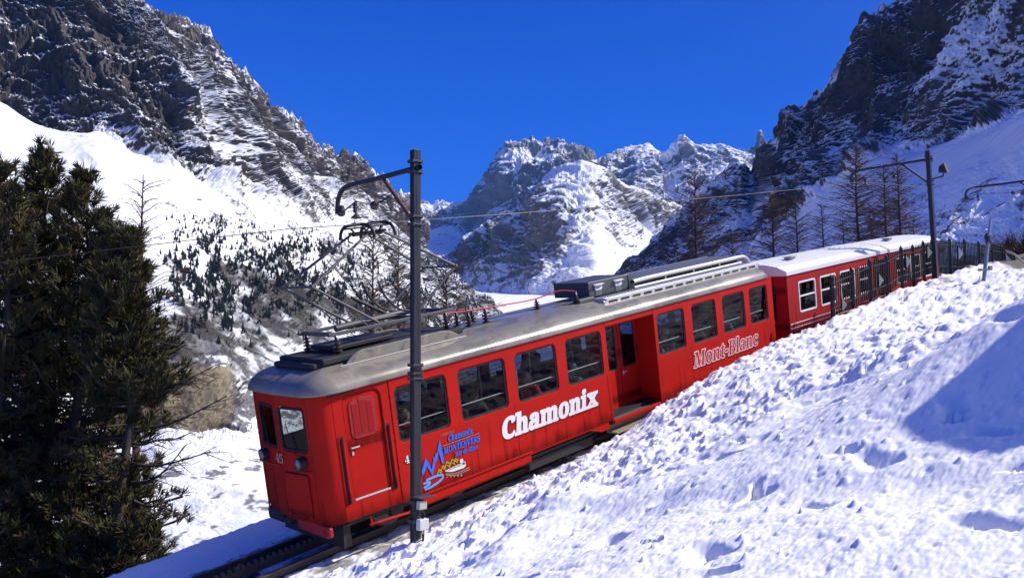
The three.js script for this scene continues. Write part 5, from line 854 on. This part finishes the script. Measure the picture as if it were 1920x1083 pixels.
// ---------------------------------------------------------------- track
{
  const s0 = -9, s1 = 30, t = thing('railway_track', 'metre gauge rack railway track under and in front of the train', 'railway track', trk((s0 + s1) / 2, 0.2, -1.2)); t.quaternion.copy(trainQ);
  const L = s1 - s0, rust = std(0.10, 0.075, 0.06, 0.6, 0.4), top = std(0.10, 0.08, 0.07, 0.5, 0.5);
  const prof = poly(-0.06, 0, 0.06, 0, 0.06, 0.012, 0.012, 0.03, 0.012, 0.10, 0.032, 0.115, 0.032, 0.145, -0.032, 0.145, -0.032, 0.115, -0.012, 0.10, -0.012, 0.03, -0.06, 0.012);
  for (const z of [-0.5, 0.5]) mesh('rail', extr(prof, L).rotateY(Math.PI / 2).translate(-L / 2, 0, z), top, t);
  const rack = mesh('rack_rail', [box(0, 0.10, 0, L, 0.12, 0.04)], rust, t);
  const teeth = []; for (let k = 0; k < 150; k++) teeth.push(extr(poly(-0.035, 0, 0.035, 0, 0.018, 0.075, -0.018, 0.075), 0.06).translate(-L / 2 + 2.5 + k * 0.11, 0.155, -0.03)); mesh('tooth', teeth, rust, rack).userData.kind = 'stuff';
  const sl = []; for (let k = 0; k < 24; k++) mesh('sleeper', box(-L / 2 + 3 + k * 0.75, -0.09, 0, 0.2, 0.12, 1.7, 0.01), std(0.07, 0.055, 0.045, 0.9), t);
}
// ---------------------------------------------------------------- catenary masts
const iron = std(0.030, 0.030, 0.030, 0.65, 0.2, { roughnessMap: roughTex }), rustRed = std(0.12, 0.055, 0.04, 0.8, 0.2), ironLight = std(0.06, 0.06, 0.058, 0.6, 0.3);
const THETA = Math.atan2(-DHz, DHx);
function mast(label, base, h, o = {}) {
  const t = thing('catenary_mast', label, 'catenary mast', base, 'steel masts along the track'); t.rotation.y = THETA; if (o.lean) t.rotation.z = o.lean;
  const w = o.w ?? 0.125, dd = o.d ?? 0.105, ya = o.arm ?? h - 0.28, L = o.L ?? 2.15, ys = o.strut ?? h - 1.0;
  // two channels back to back: web, four lips
  mesh('pole', [box(0, h / 2 - 0.4, dd / 2 - 0.006, w, h + 0.8, 0.012, 0.003), box(0, h / 2 - 0.4, -dd / 2 + 0.006, w, h + 0.8, 0.012, 0.003), box(-w / 2 + 0.016, h / 2 - 0.4, 0, 0.01, h + 0.8, dd - 0.026), box(w / 2 - 0.016, h / 2 - 0.4, 0, 0.01, h + 0.8, dd - 0.026)], iron, t);
  const cl = []; for (const [y, k] of [[ya + 0.10, 1.4], [ya - 0.06, 1.4], [ys + 0.02, 1.35], [ys - 0.1, 1.35], ...(o.bands ?? [])]) cl.push(box(0, y, dd / 2 + 0.012, w * k, 0.025, 0.025, 0.004), box(0, y, -dd / 2 - 0.012, w * k, 0.025, 0.025, 0.004), box(w / 2 + 0.02, y, 0, 0.015, 0.05, dd * 1.5), box(-w / 2 - 0.02, y, 0, 0.015, 0.05, dd * 1.5));
  mesh('clamp', cl, ironLight, t);
  // arm reaches across the track (towards -z here) and ends in a hook
  const pts = [V(0, ya, 0.12), V(0, ya, -L * 0.5), V(0, ya, -L + 0.28), V(0, ya - 0.05, -L + 0.12), V(0, ya - 0.17, -L + 0.03), V(0, ya - 0.3, -L), V(0, ya - 0.42, -L)];
  mesh('arm', tube(pts, 0.042, 50, 8), iron, t);
  mesh('strut', [bar(V(0, ya - 0.02, -0.85), V(0, ys - 0.04, -0.06), 0.032)], o.strutMat ?? rustRed, t);
  const ins = mesh('insulator', [new THREE.SphereGeometry(0.075, 16, 12).scale(1, 0.9, 1).translate(0.06, ya - 0.40, -L + 0.02), new THREE.CylinderGeometry(0.05, 0.07, 0.1, 14).translate(0.06, ya - 0.33, -L + 0.02), new THREE.SphereGeometry(0.075, 16, 12).translate(0.02, ya - 0.42, -1.12)], insulMat, t);
  mesh('steady_arm', [bar(V(0.06, ya - 0.40, -L + 0.05), V(0.1, ya - 0.25, -L + 0.42), 0.012), bar(V(0.1, ya - 0.25, -L + 0.42), V(0.05, ya - 0.46, -L + 0.5), 0.016), bar(V(0.1, ya - 0.25, -L + 0.42), V(0.02, ya - 0.42, -1.12), 0.008), bar(V(0.02, ya - 0.42, -1.12), V(0, ya - 0.33, -0.65), 0.014), new THREE.ConeGeometry(0.09, 0.1, 12).translate(0.05, ya - 0.5, -L + 0.5), box(0.05, ya - 0.38, -L + 0.47, 0.05, 0.16, 0.06, 0.01)], black, t);
  return t;
}
const M1 = V(-1.45, 0, -12.58); M1.y = -1.12;
{
  const t = mast('tall dark steel mast in front of the railcar with small junction boxes', M1, 5.87, { bands: [[2.62, 1.45], [2.5, 1.45], [2.42, 1.45], [0.62, 1.5], [0.34, 1.5]], L: 2.2, strut: 4.83 });
  const y0 = 0.42;
  mesh('shelf', [box(0.05, 0.70, 0.10, 0.30, 0.02, 0.20, 0.004)], ironLight, t);
  mesh('upper_junction_box', box(0.03, 0.58, 0.105, 0.14, 0.13, 0.09, 0.012), std(0.5, 0.47, 0.38, 0.6), t); mesh('lower_junction_box', box(0.04, 0.30, 0.115, 0.17, 0.16, 0.10, 0.014), std(0.62, 0.63, 0.63, 0.5), t);
  mesh('cable', [tube([V(0.02, 0.22, 0.12), V(0.05, 0.05, 0.10), V(-0.02, -0.1, 0.08)], 0.012, 14), tube([V(0.06, 0.22, 0.12), V(0.07, 0.05, 0.10), V(0.05, -0.1, 0.08)], 0.010, 14), tube([V(0.0, 0.52, 0.13), V(0.06, 0.44, 0.14), V(0.03, 0.38, 0.13)], 0.01, 10)], black, t);
  const comb = []; for (let k = 0; k < 9; k++) comb.push(box(-0.06 + k * 0.015, 2.58, dd1() + 0.01, 0.005, 0.09, 0.01)); function dd1() { return 0.06; } mesh('number_plate', comb, ironLight, t);
}
const M2 = trk(20.77, 2.0, 1.2);
{
  const t = mast('far steel mast with floodlight at the end of the fence', M2.clone().add(V(0, -0.1, 0)), 4.02, { L: 2.6, w: 0.15, d: 0.13, lean: 0.05, strutMat: iron });
  const f = mesh('floodlight', [extr(poly(-0.12, -0.15, 0.15, -0.1, 0.13, 0.08, -0.03, 0.18), 0.24, 0.01).translate(0, 0, -0.12).rotateY(Math.PI / 2).translate(0.0, 3.35, 0.47), bar(V(0, 3.08, 0.08), V(0, 3.12, 0.42), 0.025), bar(V(0, 3.12, 0.42), V(0, 3.28, 0.45), 0.022)], black, t);
}
{ const b = at(1968, 505, 33); const y = groundAt(b.x, b.z); const top = at(1968, 318, 33).y; mast('catenary mast beyond the right frame edge, only its arm in view', V(b.x, y, b.z), top - y, { L: 2.9, strutMat: iron }); }
{
  const r = rng(4), a = trk(-0.95, 5.575, -1.0), b = trk(20.6, 5.10, -1.0), z = trk(-26, 5.75, -1.0), c3 = at(1886, 352, 35), pts = [a.clone()], left = [z, trk(-13, 5.5, -1.0), a.clone()];
  for (let i = 1; i < 12; i++) { const u = i / 12; pts.push(a.clone().lerp(b, u).add(V(0, -0.32 * u * (1 - u), 0))); } pts.push(b, b.clone().lerp(c3, 0.5).add(V(0, -0.1, 0)), c3);
  const w2 = mesh('contact_wire', tube(left, 0.0065, 60, 6), std(0.012, 0.012, 0.012, 1)); tag(w2, 'thin overhead wire, darkened to lose its sun glint, running downhill to the left of the near mast', 'wire');  // same wire as the next span, coloured darker so no glint shows here
  const w = mesh('contact_wire', tube(pts, 0.0075, 160, 6), std(0.10, 0.09, 0.08, 0.4, 0.5)); tag(w, 'thin overhead contact wire above the train between the masts', 'wire');
}
// ---------------------------------------------------------------- iron fence along the platform
const fenceMat = std(0.010, 0.012, 0.011, 0.85), postMat = std(0.012, 0.013, 0.013, 0.8);
function fence(name, label, posts, hgt, spacing) {
  const t = thing(name, label, 'fence', posts[0].clone(), null), o0 = posts[0];
  posts.forEach((p) => { const q = p.clone().sub(o0); mesh('post', [box(q.x, q.y + hgt / 2 - 0.2, q.z, 0.07, hgt + 0.4, 0.07, 0.008), new THREE.ConeGeometry(0.05, 0.09, 6).translate(q.x, q.y + hgt + 0.04, q.z)], postMat, t); });
  for (let i = 0; i < posts.length - 1; i++) {
    const a = posts[i].clone().sub(o0), b = posts[i + 1].clone().sub(o0), n = Math.round(a.distanceTo(b) / spacing);
    const lowA = a.clone(), lowB = b.clone();
    for (const f of [hgt * 0.80, 0.06]) mesh('fence_rail', bar(V(a.x, a.y + f, a.z), V(b.x, b.y + f, b.z), 0.02, 5), fenceMat, t);
    for (let k = 1; k < n; k++) { const p = a.clone().lerp(b, k / n); mesh('picket', [bar(V(p.x, p.y - 0.15, p.z), V(p.x, p.y + hgt * 0.93, p.z), 0.018, 5), new THREE.ConeGeometry(0.026, 0.09, 4).translate(p.x, p.y + hgt * 0.95, p.z)], fenceMat, t); }
  }
  return t;
}
const postPx = [[1561, 583], [1599, 566], [1633, 548], [1664, 538], [1692, 520.5], [1714, 516.5], [1733.6, 508], [1750, 503]];
const FW = 1.0, fp = postPx.map(([x, y]) => onPlane(x, y, FW));
fence('iron_fence', 'black iron picket fence between the snowy platform and the carriages', fp, 0.92, 0.135);
const fp2 = [[1752, 503, 28.6], [1783, 503, 29.4], [1811, 504, 30], [1838, 507, 30.6], [1862, 510, 31.2], [1881, 513, 31.8], [1904, 517, 32.4]].map(([x, y, d]) => at(x, y, d));
fence('iron_fence', 'dark iron fence closing the far end of the platform, sloping down right', fp2, 1.02, 0.10);
{
  const cb = []; for (let i = 2; i < 5; i++) { const a = fp2[i], b = fp2[i + 1], m = a.clone().lerp(b, 0.5), L = a.distanceTo(b) + 0.3; const g = new RoundedBoxGeometry(L, 0.16, 0.2, 2, 0.02); g.lookAt(V(0, 0, 1)); const ang = Math.atan2(-(b.z - a.z), b.x - a.x); g.rotateY(ang); cb.push(g.translate(m.x, m.y + 0.02, m.z + 0.25)); }
  const k = mesh('kerb', cb, std(0.45, 0.42, 0.36, 0.8)); tag(k, 'pale concrete kerb at the foot of the far dark fence', 'kerb');
}
// small folded marker plates hung on the fence
const plateMat = std(0.45, 0.50, 0.36, 0.6);
[[1583, 571, 0, 'pale marker plate on the fence nearest the railcar'], [1652, 525, 0, 'second pale marker plate along the fence'], [1703, 490, 0, 'third pale marker plate along the fence'], [1743, 473, 0, 'pale marker plate on the fence just left of the far mast'], [1801, 475, 29.5, 'pale marker plate on the dark far fence'], [1890, 487, 31.8, 'pale marker plate at the right end of the far fence']].forEach(([x, y, d, label]) => {
  const p = d ? at(x, y, d - 0.1) : onPlane(x, y, FW + 0.06), k = (d || -p.z) / 1577, h = 12 * k, w = 6.5 * k, t = thing('marker_plate', label, 'marker plate', p, 'marker plates on the iron fences');
  mesh('plate', extr(poly(-w / 2, -h, w * 0.9, 0, -w / 2, h), 0.012, 0.003), plateMat, t); mesh('bracket', [box(-w / 2 - 0.015, 0, 0, 0.02, h * 2.4, 0.03)], postMat, t);
});
// leaning steel post with clamps on the platform
{
  const a = at(1846, 521, 25), b = at(1858, 412, 25.5), t = thing('steel_post', 'leaning grey steel post with clamps on the snowy platform', 'post', a), L = b.clone().sub(a);
  const lp = (u, dx = 0, dy = 0, dz = 0) => L.clone().multiplyScalar(u).add(V(dx, dy, dz));
  mesh('pole', [bar(lp(-0.15), lp(0.58), 0.055, 10), bar(lp(0.55), lp(1), 0.035, 10)], std(0.28, 0.30, 0.29, 0.5, 0.3), t);
  mesh('clamp', [box(...lp(0.14).toArray(), 0.34, 0.05, 0.1, 0.01), box(...lp(0.14, 0.16, 0.05).toArray(), 0.1, 0.14, 0.12, 0.02), box(...lp(0.14, -0.15, 0.0).toArray(), 0.1, 0.08, 0.1, 0.02), bar(lp(0.1, -0.14, -0.1), lp(-0.05, -0.18, -0.1), 0.012)], aluDull, t);
  mesh('lever', [tube([lp(0.76, -0.05), lp(0.7, -0.1), lp(0.6, 0.0), lp(0.52, 0.08), lp(0.45, 0.06)], 0.03, 20), box(...lp(0.66, -0.02).toArray(), 0.12, 0.3, 0.1, 0.03), box(...lp(0.4, 0.08).toArray(), 0.08, 0.1, 0.08, 0.02)], black, t);
}
// wire that runs off to the right behind the fence
{ const w = mesh('handrail', [tube([at(1888, 470, 29), at(1902, 476, 28), at(1920, 492, 27), at(1945, 515, 26)], 0.03, 20)], std(0.3, 0.29, 0.27, 0.6)); tag(w, 'grey sloping handrail at the far right behind the snow mound', 'handrail'); }
// dark rocks and scrub behind the far fence
{
  const r = rng(61);
  for (const [x, y, d, w, label] of [[1895, 474, 36, 30, 'brown leafless bush behind the right end of the far fence'], [1925, 468, 35, 34, 'brown leafless bush cut by the right frame edge']]) {
    const p = at(x, y + 18, d), t = thing('bush', label, 'bush', p), tw = [];
    for (let k = 0; k < 170; k++) { const a = r() * 6.283, l = 0.45 + 0.6 * r(), e = V(Math.cos(a) * l * 0.9, l * (0.35 + 0.9 * r()), Math.sin(a) * l * 0.9), m = e.clone().multiplyScalar(0.5).add(V(0, 0.1, 0)); tw.push(bar(V(0, 0, 0), m, 0.02, 3, 0.012), bar(m, e, 0.012, 3, 0.005)); for (let q = 0; q < 3; q++) tw.push(bar(e.clone().lerp(m, r()), e.clone().add(V((r() - .5) * .5, (r() - .3) * .4, (r() - .5) * .5)), 0.008, 3, 0.004)); }
    mesh('twigs', tw, larchTwig, t);
  }
  for (const [x, y0, y1, d, label] of [[1893, 446, 505, 40, 'small dark spruce standing behind the far fence']]) { const p = at(x, y1, d), h = at(x, y0, d).y - p.y; const m = mesh('spruce_tree', spruceGeo(9, h, 8, 11), sprucMat); m.position.copy(p); m.scale.x = m.scale.z = 1.5; tag(m, label, 'tree'); }
}
// hut outside the frame on the right: its roof throws the shadow over the snow
{
  // its near eave corner stands where the sun throws its shadow onto the bank
  let k = 3; const R = ray(1690, 795), g = EYE.clone(); while (g.y > groundAt(g.x, g.z) && k < 60) { g.addScaledVector(R, 0.05); k += 0.05; }
  const cn = g.clone(); while (cn.y - groundAt(cn.x, cn.z) < 2.3 && cn.distanceTo(g) < 12) cn.addScaledVector(SUN, 0.05);
  const ang = -0.75, lx = -1.95, lz = 2.15, gx = cn.x - (lx * Math.cos(ang) + lz * Math.sin(ang)), gz = cn.z - (-lx * Math.sin(ang) + lz * Math.cos(ang)), gy = cn.y - 2.2;
  const t = thing('wooden_hut', 'small dark wooden hut with gable roof beside the snow bank', 'hut', V(gx, gy, gz)); t.rotation.y = ang;
  const wood = std(0.10, 0.065, 0.04, 0.85);
  for (let k = 0; k < 14; k++) { mesh('plank', box(-1.5, 0.1 + k * 0.165, 0, 0.04, 0.155, 3.6, 0.006), wood, t); mesh('plank', box(0, 0.1 + k * 0.165, 1.8, 3.0, 0.155, 0.04, 0.006), wood, t); }
  mesh('base', box(0, -0.9, 0, 3.1, 1.8, 3.7), std(0.25, 0.24, 0.22, 0.9), t);
  mesh('wall', [box(1.5, 1.1, 0, 0.06, 2.5, 3.6), box(0, 1.1, -1.8, 3, 2.5, 0.06)], wood, t);
  mesh('roof', [box(-0.95, 2.72, 0, 2.3, 0.08, 4.3).rotateZ(0).applyMatrix4(new THREE.Matrix4().makeTranslation(-0.95, 2.72, 0).multiply(new THREE.Matrix4().makeRotationZ(0.5)).multiply(new THREE.Matrix4().makeTranslation(0.95, -2.72, 0))), box(0.95, 2.72, 0, 2.3, 0.08, 4.3).applyMatrix4(new THREE.Matrix4().makeTranslation(0.95, 2.72, 0).multiply(new THREE.Matrix4().makeRotationZ(-0.5)).multiply(new THREE.Matrix4().makeTranslation(-0.95, -2.72, 0)))], wood, t);
}
renderer.render(scene, camera);
